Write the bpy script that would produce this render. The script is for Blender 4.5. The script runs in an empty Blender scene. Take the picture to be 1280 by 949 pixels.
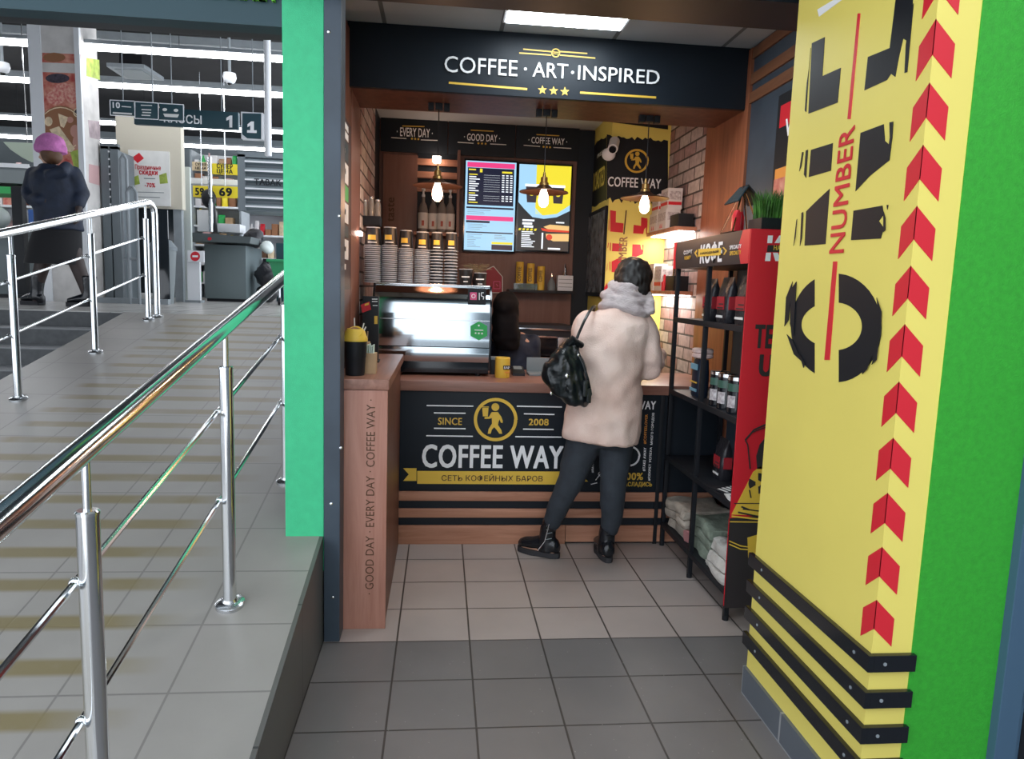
import bpy, bmesh, math, random
from mathutils import Vector, Matrix, noise
random.seed(7)
C = bpy.context.scene.collection
PI = math.pi
# ---------------------------------------------------------------- camera (solved from the photograph's tile grid and verticals)
FPX, PIT, ROL, YAW, CH = 895.418, 0.12628, 0.03335, 0.10098, 1.461
cy_, sy_, cp_, sp_ = math.cos(YAW), math.sin(YAW), math.cos(PIT), math.sin(PIT)
FW = Vector((sy_*cp_, cy_*cp_, -sp_)); R0 = Vector((cy_, -sy_, 0)); U0 = R0.cross(FW)
RT = R0*math.cos(ROL) + U0*math.sin(ROL); UP = -R0*math.sin(ROL) + U0*math.cos(ROL)
CAM = Vector((0, 0, CH))
cd = bpy.data.cameras.new('camera'); cd.sensor_width = 36; cd.lens = 36*FPX/1280; cd.clip_start = .02
cam = bpy.data.objects.new('camera', cd); C.objects.link(cam)
M3 = Matrix((RT, UP, -FW)).transposed()
cam.matrix_world = Matrix.Translation(CAM) @ M3.to_4x4()
bpy.context.scene.camera = cam

def at(px, py, ax, v):
    "point of the world plane (axis ax = v) seen at a photo pixel: used to read positions off the photograph"
    d = FW + RT*((px-640)/FPX) - UP*((py-474.5)/FPX)
    return CAM + d*((v-CAM[ax])/d[ax])
def atY(px, py, y): return at(px, py, 1, y)
def atX(px, py, x): return at(px, py, 0, x)
def atZ(px, py, z): return at(px, py, 2, z)

class Plane:
    "a wall plane with its own right / up / outward directions"
    def __init__(s, o, ux, n, ax):
        s.o, s.ux, s.uy, s.n, s.ax = Vector(o), Vector(ux), Vector((0,0,1)), Vector(n), ax
    def P(s, a, b, c=0): return s.o + s.ux*a + s.uy*b + s.n*c
    def px(s, x, y):
        p = at(x, y, s.ax, s.o[s.ax]) - s.o
        return p.dot(s.ux), p.dot(s.uy)
def front(y): return Plane((0,y,0), (1,0,0), (0,-1,0), 1)
def rightw(x): return Plane((x,0,0), (0,-1,0), (-1,0,0), 0)
def leftw(x): return Plane((x,0,0), (0,1,0), (1,0,0), 0)

# ---------------------------------------------------------------- materials
MATS = {}
def nt(name):
    m = bpy.data.materials.new(name); m.use_nodes = True
    b = m.node_tree.nodes['Principled BSDF']; return m, m.node_tree, b
def mat(name, col, rough=.5, metal=0, emit=None, es=0, var=0, scale=8, bump=0, bscale=60, alpha=None, trans=0, coat=0, stretch=(1,1,1), col2=None, spec=None):
    if name in MATS: return MATS[name]
    m, t, b = nt(name)
    b.inputs['Base Color'].default_value = (*col, 1); b.inputs['Roughness'].default_value = rough
    b.inputs['Metallic'].default_value = metal
    if coat: b.inputs['Coat Weight'].default_value = coat
    if trans: b.inputs['Transmission Weight'].default_value = trans
    if spec is not None: b.inputs['Specular IOR Level'].default_value = spec
    if emit: b.inputs['Emission Color'].default_value = (*emit, 1); b.inputs['Emission Strength'].default_value = es
    if var or bump:
        tc = t.nodes.new('ShaderNodeTexCoord'); mp = t.nodes.new('ShaderNodeMapping'); mp.inputs['Scale'].default_value = stretch
        t.links.new(tc.outputs['Object'], mp.inputs['Vector'])
    if var:
        n = t.nodes.new('ShaderNodeTexNoise'); n.inputs['Scale'].default_value = scale; n.inputs['Detail'].default_value = 6
        t.links.new(mp.outputs[0], n.inputs['Vector'])
        r = t.nodes.new('ShaderNodeValToRGB')
        c2 = col2 or tuple(min(1, c*(1+var)) for c in col)
        r.color_ramp.elements[0].color = (*[c*(1-var) for c in col], 1) if not col2 else (*col, 1)
        r.color_ramp.elements[1].color = (*c2, 1)
        r.color_ramp.elements[0].position = .32; r.color_ramp.elements[1].position = .68
        t.links.new(n.outputs['Fac'], r.inputs[0]); t.links.new(r.outputs[0], b.inputs['Base Color'])
    if bump:
        n2 = t.nodes.new('ShaderNodeTexNoise'); n2.inputs['Scale'].default_value = bscale; n2.inputs['Detail'].default_value = 4
        t.links.new(mp.outputs[0], n2.inputs['Vector'])
        bp = t.nodes.new('ShaderNodeBump'); bp.inputs['Strength'].default_value = bump; bp.inputs['Distance'].default_value = .01
        t.links.new(n2.outputs['Fac'], bp.inputs['Height']); t.links.new(bp.outputs[0], b.inputs['Normal'])
    MATS[name] = m; return m
def tiles(name, col, mortar, size=.3, off=(0,0), speck=0, rough=.35, var=.08, mort=.004, stripes=None, brick=False, col2=None, axes='XY', rows=.3, bump=.3):
    m, t, b = nt(name); L = t.links.new; N = t.nodes.new
    tc = N('ShaderNodeTexCoord'); mp = N('ShaderNodeMapping')
    if axes == 'XY': mp.inputs['Location'].default_value = (off[0], off[1], 0); L(tc.outputs['Object'], mp.inputs['Vector'])
    else:
        sx = N('ShaderNodeSeparateXYZ'); cx = N('ShaderNodeCombineXYZ'); L(tc.outputs['Object'], sx.inputs[0])
        L(sx.outputs[axes[0]], cx.inputs[0]); L(sx.outputs[axes[1]], cx.inputs[1]); L(cx.outputs[0], mp.inputs['Vector'])
    br = N('ShaderNodeTexBrick'); br.offset = .5 if brick else 0; br.squash = 1
    br.inputs['Scale'].default_value = 1; br.inputs['Brick Width'].default_value = size; br.inputs['Row Height'].default_value = rows
    br.inputs['Mortar Size'].default_value = mort; br.inputs['Mortar Smooth'].default_value = .2; br.inputs['Bias'].default_value = 0
    c2 = col2 or tuple(c*(1+var) for c in col)
    br.inputs['Color1'].default_value = (*col, 1); br.inputs['Color2'].default_value = (*c2, 1); br.inputs['Mortar'].default_value = (*mortar, 1)
    L(mp.outputs[0], br.inputs['Vector'])
    out = br.outputs['Color']
    n = N('ShaderNodeTexNoise'); n.inputs['Scale'].default_value = 3 if not brick else 22; n.inputs['Detail'].default_value = 8; L(tc.outputs['Object'], n.inputs['Vector'])
    r = N('ShaderNodeMapRange'); r.inputs[3].default_value = .82 if not brick else .45; r.inputs[4].default_value = 1.18 if not brick else 1.5; L(n.outputs['Fac'], r.inputs[0])
    mx = N('ShaderNodeMix'); mx.data_type = 'RGBA'; mx.blend_type = 'MULTIPLY'; mx.inputs[0].default_value = 1
    L(out, mx.inputs['A']); L(r.outputs[0], mx.inputs['B']); out = mx.outputs['Result']
    if speck:
        v = N('ShaderNodeTexVoronoi'); v.inputs['Scale'].default_value = 38; L(tc.outputs['Object'], v.inputs['Vector'])
        lt = N('ShaderNodeMath'); lt.operation = 'LESS_THAN'; lt.inputs[1].default_value = .075; L(v.outputs['Distance'], lt.inputs[0])
        n3 = N('ShaderNodeTexNoise'); n3.inputs['Scale'].default_value = 6; L(tc.outputs['Object'], n3.inputs['Vector'])
        gt = N('ShaderNodeMath'); gt.operation = 'GREATER_THAN'; gt.inputs[1].default_value = .53; L(n3.outputs['Fac'], gt.inputs[0])
        mu = N('ShaderNodeMath'); mu.operation = 'MULTIPLY'; L(lt.outputs[0], mu.inputs[0]); L(gt.outputs[0], mu.inputs[1])
        m2 = N('ShaderNodeMath'); m2.operation = 'MULTIPLY'; m2.inputs[1].default_value = speck; L(mu.outputs[0], m2.inputs[0])
        mx2 = N('ShaderNodeMix'); mx2.data_type = 'RGBA'; L(m2.outputs[0], mx2.inputs[0]); L(out, mx2.inputs['A']); mx2.inputs['B'].default_value = (.45,.43,.4,1)
        out = mx2.outputs['Result']
    if stripes:
        sp = N('ShaderNodeSeparateXYZ'); L(tc.outputs['Object'], sp.inputs[0])
        md = N('ShaderNodeMath'); md.operation = 'PINGPONG'; md.inputs[1].default_value = stripes['p']/2; 
        sh = N('ShaderNodeMath'); sh.operation = 'ADD'; sh.inputs[1].default_value = stripes['o']; L(sp.outputs['Y'], sh.inputs[0]); L(sh.outputs[0], md.inputs[0])
        a = N('ShaderNodeMapRange'); a.inputs[1].default_value = stripes['w']; a.inputs[2].default_value = stripes['w']*.55; L(md.outputs[0], a.inputs[0])
        def gate(o, x0, x1):
            g = N('ShaderNodeMapRange'); g.inputs[1].default_value = x0; g.inputs[2].default_value = x1; L(o, g.inputs[0]); return g.outputs[0]
        g1 = gate(sp.outputs['X'], stripes['x0'], stripes['x0']+.08); g2 = gate(sp.outputs['X'], stripes['x1'], stripes['x1']-.25)
        n4 = N('ShaderNodeTexNoise'); n4.inputs['Scale'].default_value = 5; n4.inputs['Detail'].default_value = 5; L(tc.outputs['Object'], n4.inputs['Vector'])
        g3 = gate(n4.outputs['Fac'], .0, .5)
        cur = a.outputs[0]
        for g in (g1, g2, g3):
            q = N('ShaderNodeMath'); q.operation = 'MULTIPLY'; L(cur, q.inputs[0]); L(g, q.inputs[1]); cur = q.outputs[0]
        q = N('ShaderNodeMath'); q.operation = 'MULTIPLY'; q.inputs[1].default_value = .9; L(cur, q.inputs[0]); cur = q.outputs[0]
        mx3 = N('ShaderNodeMix'); mx3.data_type = 'RGBA'; L(cur, mx3.inputs[0]); L(out, mx3.inputs['A']); mx3.inputs['B'].default_value = (*stripes['c'], 1)
        out = mx3.outputs['Result']
    L(out, b.inputs['Base Color']); b.inputs['Roughness'].default_value = rough
    bp = N('ShaderNodeBump'); bp.inputs['Strength'].default_value = bump; bp.inputs['Distance'].default_value = .004; bp.invert = True
    L(br.outputs['Fac'], bp.inputs['Height']); L(bp.outputs[0], b.inputs['Normal'])
    MATS[name] = m; return m
def wood(name, c1, c2, axis='Z', rough=.45):
    if name in MATS: return MATS[name]
    m, t, b = nt(name); L = t.links.new; N = t.nodes.new
    tc = N('ShaderNodeTexCoord'); mp = N('ShaderNodeMapping')
    s = [14,14,14]; s['XYZ'.index(axis)] = .9; mp.inputs['Scale'].default_value = s
    L(tc.outputs['Object'], mp.inputs[0])
    n = N('ShaderNodeTexNoise'); n.inputs['Scale'].default_value = 1.6; n.inputs['Detail'].default_value = 9; n.inputs['Roughness'].default_value = .65; n.inputs['Distortion'].default_value = .6
    L(mp.outputs[0], n.inputs['Vector'])
    r = N('ShaderNodeValToRGB'); r.color_ramp.elements[0].color = (*c1,1); r.color_ramp.elements[1].color = (*c2,1)
    r.color_ramp.elements[0].position = .35; r.color_ramp.elements[1].position = .7
    L(n.outputs['Fac'], r.inputs[0]); L(r.outputs[0], b.inputs['Base Color']); b.inputs['Roughness'].default_value = rough
    MATS[name] = m; return m
def glow(name, col, s):
    if name in MATS: return MATS[name]
    m, t, b = nt(name); b.inputs['Base Color'].default_value = (*[c*.3 for c in col],1); b.inputs['Emission Color'].default_value = (*col,1); b.inputs['Emission Strength'].default_value = s
    MATS[name] = m; return m

K = lambda n: MATS[n]
mat('black', (.010,.012,.016), .5, spec=.35); mat('black_gloss', (.008,.01,.014), .15); mat('black_panel', (.009,.014,.021), .5, spec=.3, var=.15, scale=3)
mat('white', (.92,.93,.95), .5); mat('yellow', (.8,.52,.06), .5); mat('gold', (.72,.46,.06), .4); mat('red', (.62,.015,.03), .45)
mat('pillar_yellow', (.84,.71,.16), .5, var=.03, scale=2.5); mat('pillar_red', (.68,.02,.035), .45)
mat('green_mint', (.05,.56,.26), .6, var=.05, scale=30, bump=.15, bscale=300)
mat('green_wall', (.03,.36,.025), .65, var=.10, scale=60, bump=.25, bscale=260)
mat('post_blue', (.045,.065,.09), .45, var=.2, scale=4); mat('door_blue', (.06,.12,.19), .4)
mat('steel', (.72,.74,.76), .12, 1); mat('chrome', (.85,.87,.88), .13, 1); mat('steel_brushed', (.62,.64,.66), .24, 1)
mat('dark_metal', (.03,.03,.035), .4, .6); mat('grey_metal', (.25,.28,.30), .5, var=.08); mat('grey_plastic', (.20,.23,.24), .55)
mat('copper', (.09,.045,.032), .4, .8); mat('brass', (.45,.28,.1), .3, .9)
mat('white_plastic', (.75,.77,.8), .4); mat('paper_white', (.78,.78,.76), .7, var=.05)
mat('kraft', (.45,.30,.17), .8, var=.1); mat('glass', (.9,.95,.95), .05, trans=.95); mat('glass_dark', (.02,.025,.03), .08)
mat('skin', (.55,.32,.22), .5); mat('hair_dull', (.006,.005,.006), .75, spec=.2); mat('hair_black', (.007,.006,.006), .55, var=.5, scale=40, stretch=(1,1,.1))
mat('fur', (.74,.51,.43), .95, var=1, col2=(.90,.72,.64), scale=4.5, bump=.35, bscale=160)
mat('scarf', (.42,.36,.37), .95, var=1, col2=(.60,.54,.54), scale=16, stretch=(1,1,3), bump=.6, bscale=90)
mat('trousers', (.028,.036,.048), .8, var=.15, scale=20, bump=.3, bscale=40)
mat('leather', (.006,.010,.012), .28, var=.4, scale=30, bump=.6, bscale=22); mat('boot_leather', (.008,.010,.014), .25, bump=.2, bscale=30); mat('sole', (.03,.03,.035), .7)
mat('navy_cloth', (.007,.014,.034), .7, var=.3, scale=12, bump=.5, bscale=18); mat('black_cloth', (.008,.008,.010), .9)
mat('tights', (.035,.022,.020), .6); mat('beanie', (.50,.16,.40), .9, var=.15, scale=20, bump=.7, bscale=60)
mat('blanket_grey', (.42,.37,.31), .95, var=.25, scale=14, bump=.8, bscale=50); mat('blanket_green', (.20,.24,.19), .95, var=.3, scale=14, bump=.8, bscale=50)
mat('blanket_white', (.58,.56,.52), .95, var=.12, scale=20, bump=.9, bscale=40); mat('blanket_rose', (.38,.17,.17), .95)
mat('grass', (.05,.17,.02), .6, var=.5, scale=30); mat('dry_grass', (.25,.19,.11), .9)
mat('sign_teal', (.02,.06,.078), .5); mat('cream', (.62,.58,.48), .7); mat('store_grey', (.16,.19,.21), .5)
mat('ceiling_dark', (.014,.014,.016), .8, var=.3, scale=3); mat('ceiling_white', (.6,.64,.66), .8); mat('price_yellow', (.9,.72,.03), .5, emit=(.9,.72,.03), es=.0)
mat('sticker_green', (.03,.42,.10), .5); mat('pink', (.75,.10,.25), .5); mat('tread_dark', (.075,.08,.085), .7, var=.15, scale=20); mat('nosing', (.22,.23,.24), .5)
mat('orange', (.75,.30,.05), .6); mat('bag_plastic', (.02,.02,.025), .3, bump=.8, bscale=25)
mat('brown_dark', (.10,.045,.02), .6); mat('cart_green', (.02,.25,.10), .5)
mat('food_red', (.45,.06,.05), .6, var=1, col2=(.7,.35,.25), scale=14); mat('food_bread', (.75,.6,.4), .7, var=.2, scale=20); mat('food_wood', (.30,.13,.06), .6); mat('food_dark', (.05,.04,.06), .6, var=.5, scale=30)
mat('food_pale', (.62,.60,.58), .6, var=.15, scale=5); mat('food_green', (.35,.45,.08), .6, var=.4, scale=12)
wood('wood_wing', (.38,.165,.115), (.52,.265,.20), 'Z'); wood('wood_top', (.22,.10,.07), (.36,.18,.135), 'X', .35); wood('wood_slat', (.36,.15,.085), (.56,.28,.18), 'X')
wood('wood_dark', (.10,.035,.02), (.18,.07,.04), 'Z'); wood('wood_panel', (.19,.085,.062), (.235,.12,.09), 'Z'); wood('wood_right', (.20,.065,.03), (.33,.12,.06), 'Z'); wood('wood_stripe', (.14,.06,.03), (.22,.10,.05), 'Y')
wood('wood_y', (.20,.085,.055), (.36,.17,.12), 'Y', .35)
tiles('floor_near', (.15,.142,.14), (.045,.042,.04), off=(.155,.175), speck=.5, rough=.35, var=.06)
tiles('floor_kiosk', (.38,.325,.30), (.06,.05,.045), off=(.155,.175), rough=.28, var=.06)
tiles('floor_store', (.42,.41,.39), (.16,.15,.14), off=(0,.12), rough=.25, var=.1, size=.4, rows=.4)
tiles('ramp_tiles', (.27,.258,.24), (.19,.18,.17), off=(.155,.1), rough=.32, var=.06, stripes=dict(p=.205, o=-6.42, w=.045, x0=-2.22, x1=-.80, c=(.19,.155,.075)))
tiles('kerb_tiles', (.10,.098,.092), (.04,.04,.04), axes='YZ', rows=.5, size=.6, rough=.4)
tiles('base_tiles', (.10,.115,.135), (.30,.31,.32), axes='YZ', rows=.5, size=.3, rough=.45, mort=.006)
tiles('bricks', (.33,.17,.16), (.10,.085,.08), axes='YZ', size=.23, rows=.085, mort=.007, brick=True, col2=(.60,.55,.53), rough=.8, bump=1)
tiles('ceiling_tiles', (.42,.47,.50), (.14,.16,.17), off=(-.28,-.0), size=.6, rows=.6, rough=.8, mort=.012, var=.02)

# ---------------------------------------------------------------- mesh building
class MB:
    def __init__(s): s.bm = bmesh.new()
    def box(s, x0, x1, y0, y1, z0, z1, bev=0):
        x0,x1 = min(x0,x1),max(x0,x1); y0,y1 = min(y0,y1),max(y0,y1); z0,z1 = min(z0,z1),max(z0,z1)
        v = [s.bm.verts.new(p) for p in ((x0,y0,z0),(x1,y0,z0),(x1,y1,z0),(x0,y1,z0),(x0,y0,z1),(x1,y0,z1),(x1,y1,z1),(x0,y1,z1))]
        f = [s.bm.faces.new([v[i] for i in q]) for q in ((3,2,1,0),(4,5,6,7),(0,1,5,4),(1,2,6,5),(2,3,7,6),(3,0,4,7))]
        if bev:
            e = list({e for q in f for e in q.edges}); bmesh.ops.bevel(s.bm, geom=e, offset=bev, segments=2, affect='EDGES', profile=.7)
        return s
    def tube(s, p0, p1, r, seg=14, r2=None): return s.loft([ring(p0, r, Vector(p1)-Vector(p0), seg), ring(p1, r if r2 is None else r2, Vector(p1)-Vector(p0), seg)])
    def path(s, pts, r, seg=10):
        pts = [Vector(p) for p in pts]; rs = r if isinstance(r, (list,tuple)) else [r]*len(pts); rings = []; ref = None
        for i, p in enumerate(pts):
            d = (pts[min(i+1,len(pts)-1)] - pts[max(i-1,0)]).normalized()
            if ref is None: ref = d.orthogonal().normalized()
            ref = (ref - d*ref.dot(d)).normalized(); b = d.cross(ref)
            rings.append([p + (ref*math.cos(a)+b*math.sin(a))*rs[i] for a in [2*PI*k/seg for k in range(seg)]])
        return s.loft(rings)
    def loft(s, rings, caps=True):
        vs = [[s.bm.verts.new(p) for p in r] for r in rings]; n = len(vs[0])
        for a, b in zip(vs, vs[1:]):
            for i in range(n): s.bm.faces.new((a[i], a[(i+1)%n], b[(i+1)%n], b[i]))
        if caps: s.bm.faces.new(vs[0][::-1]); s.bm.faces.new(vs[-1])
        return s
    def lathe(s, prof, c=(0,0,0), seg=20):
        c = Vector(c); rings = [[c + Vector((r*math.cos(2*PI*k/seg), r*math.sin(2*PI*k/seg), z)) for k in range(seg)] for r, z in [(max(r,1e-4), z) for r, z in prof]]
        return s.loft(rings)
    def prism(s, pts, vec):
        vec = Vector(vec); a = [s.bm.verts.new(p) for p in pts]; b = [s.bm.verts.new(Vector(p)+vec) for p in pts]; n = len(pts)
        s.bm.faces.new(a[::-1]); s.bm.faces.new(b)
        for i in range(n): s.bm.faces.new((a[i], a[(i+1)%n], b[(i+1)%n], b[i]))
        return s
    def ball(s, c, r, seg=16, rot=None):
        r = (r,r,r) if not hasattr(r, '__len__') else r
        M = Matrix.Translation(Vector(c)) @ (rot.to_4x4() if rot else Matrix()) @ Matrix.Diagonal((*r,1))
        bmesh.ops.create_uvsphere(s.bm, u_segments=seg, v_segments=max(6,seg//2+2), radius=1, matrix=M); return s
    def mesh(s, name, smooth=True, ang=35):
        bmesh.ops.recalc_face_normals(s.bm, faces=s.bm.faces)
        me = bpy.data.meshes.new(name); s.bm.to_mesh(me); s.bm.free()
        if smooth:
            for p in me.polygons: p.use_smooth = True
            me.set_sharp_from_angle(angle=math.radians(ang))
        return me
def ring(c, r, d, seg=14, ry=None):
    d = Vector(d).normalized(); a = d.orthogonal().normalized(); b = d.cross(a); c = Vector(c)
    return [c + (a*math.cos(t)+b*math.sin(t))*r for t in [2*PI*k/seg for k in range(seg)]]
def hring(c, rx, ry, seg=24, tilt=0, sq=2.0, yaw=0):
    out = []
    for k in range(seg):
        t = 2*PI*k/seg; ct, st = math.cos(t), math.sin(t)
        x = rx*math.copysign(abs(ct)**(2/sq), ct); y = ry*math.copysign(abs(st)**(2/sq), st)
        if yaw: x, y = x*math.cos(yaw)-y*math.sin(yaw), x*math.sin(yaw)+y*math.cos(yaw)
        out.append(Vector(c) + Vector((x, y, x*tilt)))
    return out

def wloc(o):
    v = Vector(o.location)
    while o.parent: o = o.parent; v += o.location
    return v
def link(name, me, m, parent=None, base=None):
    "one mesh object; vertices were built in world metres, so shift them to the object's own origin"
    o = bpy.data.objects.new(name, me); C.objects.link(o)
    if m is not None and not me.materials: me.materials.append(MATS[m] if isinstance(m, str) else m)
    if parent:
        o.parent = parent; me.transform(Matrix.Translation(-wloc(parent)))
    elif base is not None:
        me.transform(Matrix.Translation(-Vector(base))); o.location = base
    return o
def part(name, mb, m, parent, smooth=True, label=None):
    o = link(name, mb.mesh(name, smooth), m, parent)
    if label: o['label'] = label
    return o
def tag(o, label, cat, group=None, kind=None):
    o['label'] = label; o['category'] = cat
    if group: o['group'] = group
    if kind: o['kind'] = kind
    return o
def thing(name, label, cat, loc=(0,0,0), group=None):
    o = bpy.data.objects.new(name, None); o.empty_display_size = .1; C.objects.link(o); o.location = loc
    return tag(o, label, cat, group)
def single(name, mb, m, label, cat, group=None, base=None, smooth=True):
    me = mb.mesh(name, smooth)
    if base is None:
        xs = [v.co for v in me.vertices]; base = ((min(v.x for v in xs)+max(v.x for v in xs))/2, (min(v.y for v in xs)+max(v.y for v in xs))/2, min(v.z for v in xs))
    return tag(link(name, me, m, None, base), label, cat, group)
def struct(name, mb, m, parent=None, smooth=False, label=None):
    o = link(name, mb.mesh(name, smooth), m, parent)
    if not parent:
        o['kind'] = 'structure'
    if label: o['label'] = label
    return o
def sthing(name, loc=(0,0,0)):
    o = bpy.data.objects.new(name, None); C.objects.link(o); o.location = loc; o['kind'] = 'structure'; return o
def dup(root, loc, label=None, group=None):
    r = root.copy(); C.objects.link(r); r.location = loc
    if label: r['label'] = label
    if group: r['group'] = group
    for ch in [o for o in ALLCH(root)]:
        c = ch.copy(); C.objects.link(c); c.parent = r
        for g in ALLCH(ch):
            d = g.copy(); C.objects.link(d); d.parent = c
    return r
def ALLCH(o): return [x for x in C.objects if x.parent == o]

# flat printed graphics and lettering on a plane
def gfx(name, pl, polys, m, parent, th=.0015, off=.0, px=True):
    if 1 < len(polys) <= 5 and name not in ('emblem_figure', 'menu_text'):
        for k_, poly in enumerate(polys): o = gfx(name, pl, [poly], m, parent, th, off+.0004*k_, px)
        return o
    mb = MB()
    for poly in polys:
        q = [pl.px(*p) if px else p for p in poly]
        mb.prism([pl.P(a, b, off+.0003*polys.index(poly)) for a, b in q], pl.n*th)
    return part(name, mb, m, parent, smooth=False)
def line(x0, y0, x1, y1, w):
    dx, dy = x1-x0, y1-y0; l = math.hypot(dx, dy); nx, ny = -dy/l*w/2, dx/l*w/2
    return [(x0+nx,y0+ny),(x1+nx,y1+ny),(x1-nx,y1-ny),(x0-nx,y0-ny)]
def disc(cx, cy, r, n=24, ry=None): return [(cx+r*math.cos(2*PI*k/n), cy+(ry or r)*math.sin(2*PI*k/n)) for k in range(n)]
def ringpoly(cx, cy, r, w, n=32):
    out = []
    for k in range(n):
        a, b = 2*PI*k/n, 2*PI*(k+1)/n
        out.append([(cx+r*math.cos(a), cy+r*math.sin(a)), (cx+r*math.cos(b), cy+r*math.sin(b)), (cx+(r-w)*math.cos(b), cy+(r-w)*math.sin(b)), (cx+(r-w)*math.cos(a), cy+(r-w)*math.sin(a))])
    return out
def star(cx, cy, r): return [(cx+(r if k%2==0 else r*.42)*math.sin(PI*k/5), cy-(r if k%2==0 else r*.42)*math.cos(PI*k/5)) for k in range(10)]
TC = {}
def tmesh(s, bold, ext):
    key = (s, bold, ext)
    if key in TC: return TC[key]
    cu = bpy.data.curves.new('t', 'FONT'); cu.body = s; cu.extrude = ext; cu.resolution_u = 3; cu.space_character = 1+bold*2.5
    o = bpy.data.objects.new('t', cu); C.objects.link(o)
    dg = bpy.context.evaluated_depsgraph_get(); me = bpy.data.meshes.new_from_object(o.evaluated_get(dg))
    C.objects.unlink(o); bpy.data.objects.remove(o)
    if bold > .006:   # heavier strokes: the same outlines laid a hair apart
        bm = bmesh.new()
        for k_, (dx, dy) in enumerate(((0,0),(bold,bold*.5),(-bold,bold*.5),(bold,-bold*.5),(-bold,-bold*.5))):
            n0 = len(bm.verts); bm.from_mesh(me); bm.verts.ensure_lookup_table()
            for v in bm.verts[n0:]: v.co.x += dx; v.co.y += dy; v.co.z += (4-k_)*.01
        bm.to_mesh(me); bm.free()
    TC[key] = me; return me
def txt(name, s, pl, bl, tr, m, parent, rot=0, bold=.012, ext=0, off=.002, px=True):
    "lettering whose bounding box is fitted to the rectangle bl-tr on the plane; rot 90 reads upwards"
    src = tmesh(s, bold, 1 if ext else 0); me = src.copy()
    a0, b0 = pl.px(*bl) if px else bl; a1, b1 = pl.px(*tr) if px else tr
    xs = [v.co.x for v in me.vertices]; ys = [v.co.y for v in me.vertices]; X0, X1, Y0, Y1 = min(xs), max(xs), min(ys), max(ys)
    for v in me.vertices:
        u = (v.co.x-X0)/(X1-X0); w = (v.co.y-Y0)/(Y1-Y0)
        if rot == 90: u, w = 1-w, u
        zc = v.co.z; c = off + (ext if zc > .5 else 0) + (zc-1 if zc > .5 else zc if zc > -.5 else zc+1)*.03
        v.co = pl.P(a0+(a1-a0)*u, b0+(b1-b0)*w, c)
    me.update()
    return link(name, me, m, parent)

def remeshed(mb, voxel, name, smooth_it=4, noise_amp=0, noise_sc=20, sub=0):
    "fuse overlapping lofts into ONE continuous surface"
    me = mb.mesh(name, False); o = bpy.data.objects.new(name, me); C.objects.link(o)
    r = o.modifiers.new('r', 'REMESH'); r.mode = 'VOXEL'; r.voxel_size = voxel
    if smooth_it:
        q = o.modifiers.new('s', 'SMOOTH'); q.factor = .5; q.iterations = smooth_it
    dg = bpy.context.evaluated_depsgraph_get(); out = bpy.data.meshes.new_from_object(o.evaluated_get(dg))
    C.objects.unlink(o); bpy.data.objects.remove(o)
    if noise_amp:
        for v in out.vertices:
            v.co += v.normal*noise.noise(v.co*noise_sc)*noise_amp
    for p in out.polygons: p.use_smooth = True
    return out
# ================================================================ SETTING
RX = -.455; RA, RB = .197, -.113; FZ = 1.15; RT_Y = (FZ-RB)/RA; BK = 5.9
def ramp_z(y): return RA*y + RB
struct('floor', MB().box(RX, 4.2, -2.5, 2.825, -.1, 0), 'floor_near')
struct('floor', MB().box(RX-.06, 1.75, 2.825, 6.0, -.1, 0), 'floor_kiosk')
mb = MB(); y0 = -RB/RA
mb.prism([(RX-.015, y0-2, -.1), (RX-.015, y0, 0), (RX-.015, RT_Y, FZ), (RX-.015, RT_Y, -.1)], (-2.215, 0, 0)); struct('ramp', mb, 'ramp_tiles')
mb = MB(); mb.prism([(RX, y0, 0), (RX, RT_Y, FZ-.001), (RX, RT_Y, 0)], (-.015, 0, 0)); struct('trim_1', mb, 'kerb_tiles')
struct('floor', MB().box(-9.5, RX-2.235, -2.5, 3.2, -.1, 0), 'floor_near')
for k in range(9):
    ys, zs = RT_Y - .33*k, FZ - .13*k
    mb = MB(); mb.box(-9.5, RX-2.232, ys-.33 if k < 8 else ys-.33, ys, 0, zs-.13 if k < 8 else .02); 
    o = struct('stair_step', mb, 'nosing')
    mb = MB(); mb.box(-9.5, RX-2.234, ys-.012, ys+.0, max(.02, zs-.13), zs-.006); struct('riser', mb, 'tread_dark', None)
struct('floor', MB().box(-14, -.62, RT_Y, 24, FZ-.2, FZ), 'floor_store')
# store shell
struct('wall_back', MB().box(-14, -.2, 18, 18.2, 0, 6), 'store_grey'); struct('wall_left', MB().box(-14.2, -14, 2.8, 24, 0, 6), 'store_grey')
struct('ceiling', MB().box(-14, -.6, 3.2, 18, 4.75, 4.85), 'ceiling_dark')
# kiosk shell
struct('wall_left', MB().box(-.603, -.51, 2.96, BK+.1, 0, 2.95), 'black_panel')
struct('wall_left', MB().box(-.603, -.453, 2.84, 2.955, .3, 3.2, .003), 'green_mint', label='mint green end face of the kiosk wall')
struct('wall_left', MB().box(-.51, -.492, 4.42, 5.32, 0, 2.75), 'bricks')
struct('wall_left', MB().box(-.51, -.494, 4.0, 4.42, 0, 2.75), 'wood_panel')
struct('wall_left', MB().box(-.51, -.496, 2.96, 4.0, 0, 2.75), 'wood_dark')
struct('wall_back', MB().box(-.6, 1.75, BK, BK+.1, 0, 2.95), 'wood_panel')
struct('wall_right', MB().box(1.66, 1.76, 2.45, BK+.1, 0, 2.95), 'black_panel')
struct('wall_right', MB().box(1.64, 1.66, 4.53, 5.28, 0, 2.75), 'bricks')
struct('wall_right', MB().box(1.637, 1.66, 3.9, 4.53, 0, 2.78), 'wood_right')
mb = MB().box(1.64, 1.66, 2.5, 3.9, 0, 2.79); struct('wall_right', mb, 'post_blue')
struct('wall_back', MB().box(atY(717, 300, BK).x, 1.22, BK-.02, BK, 0, 2.74), 'black_panel')
RW = rightw(1.64)
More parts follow.
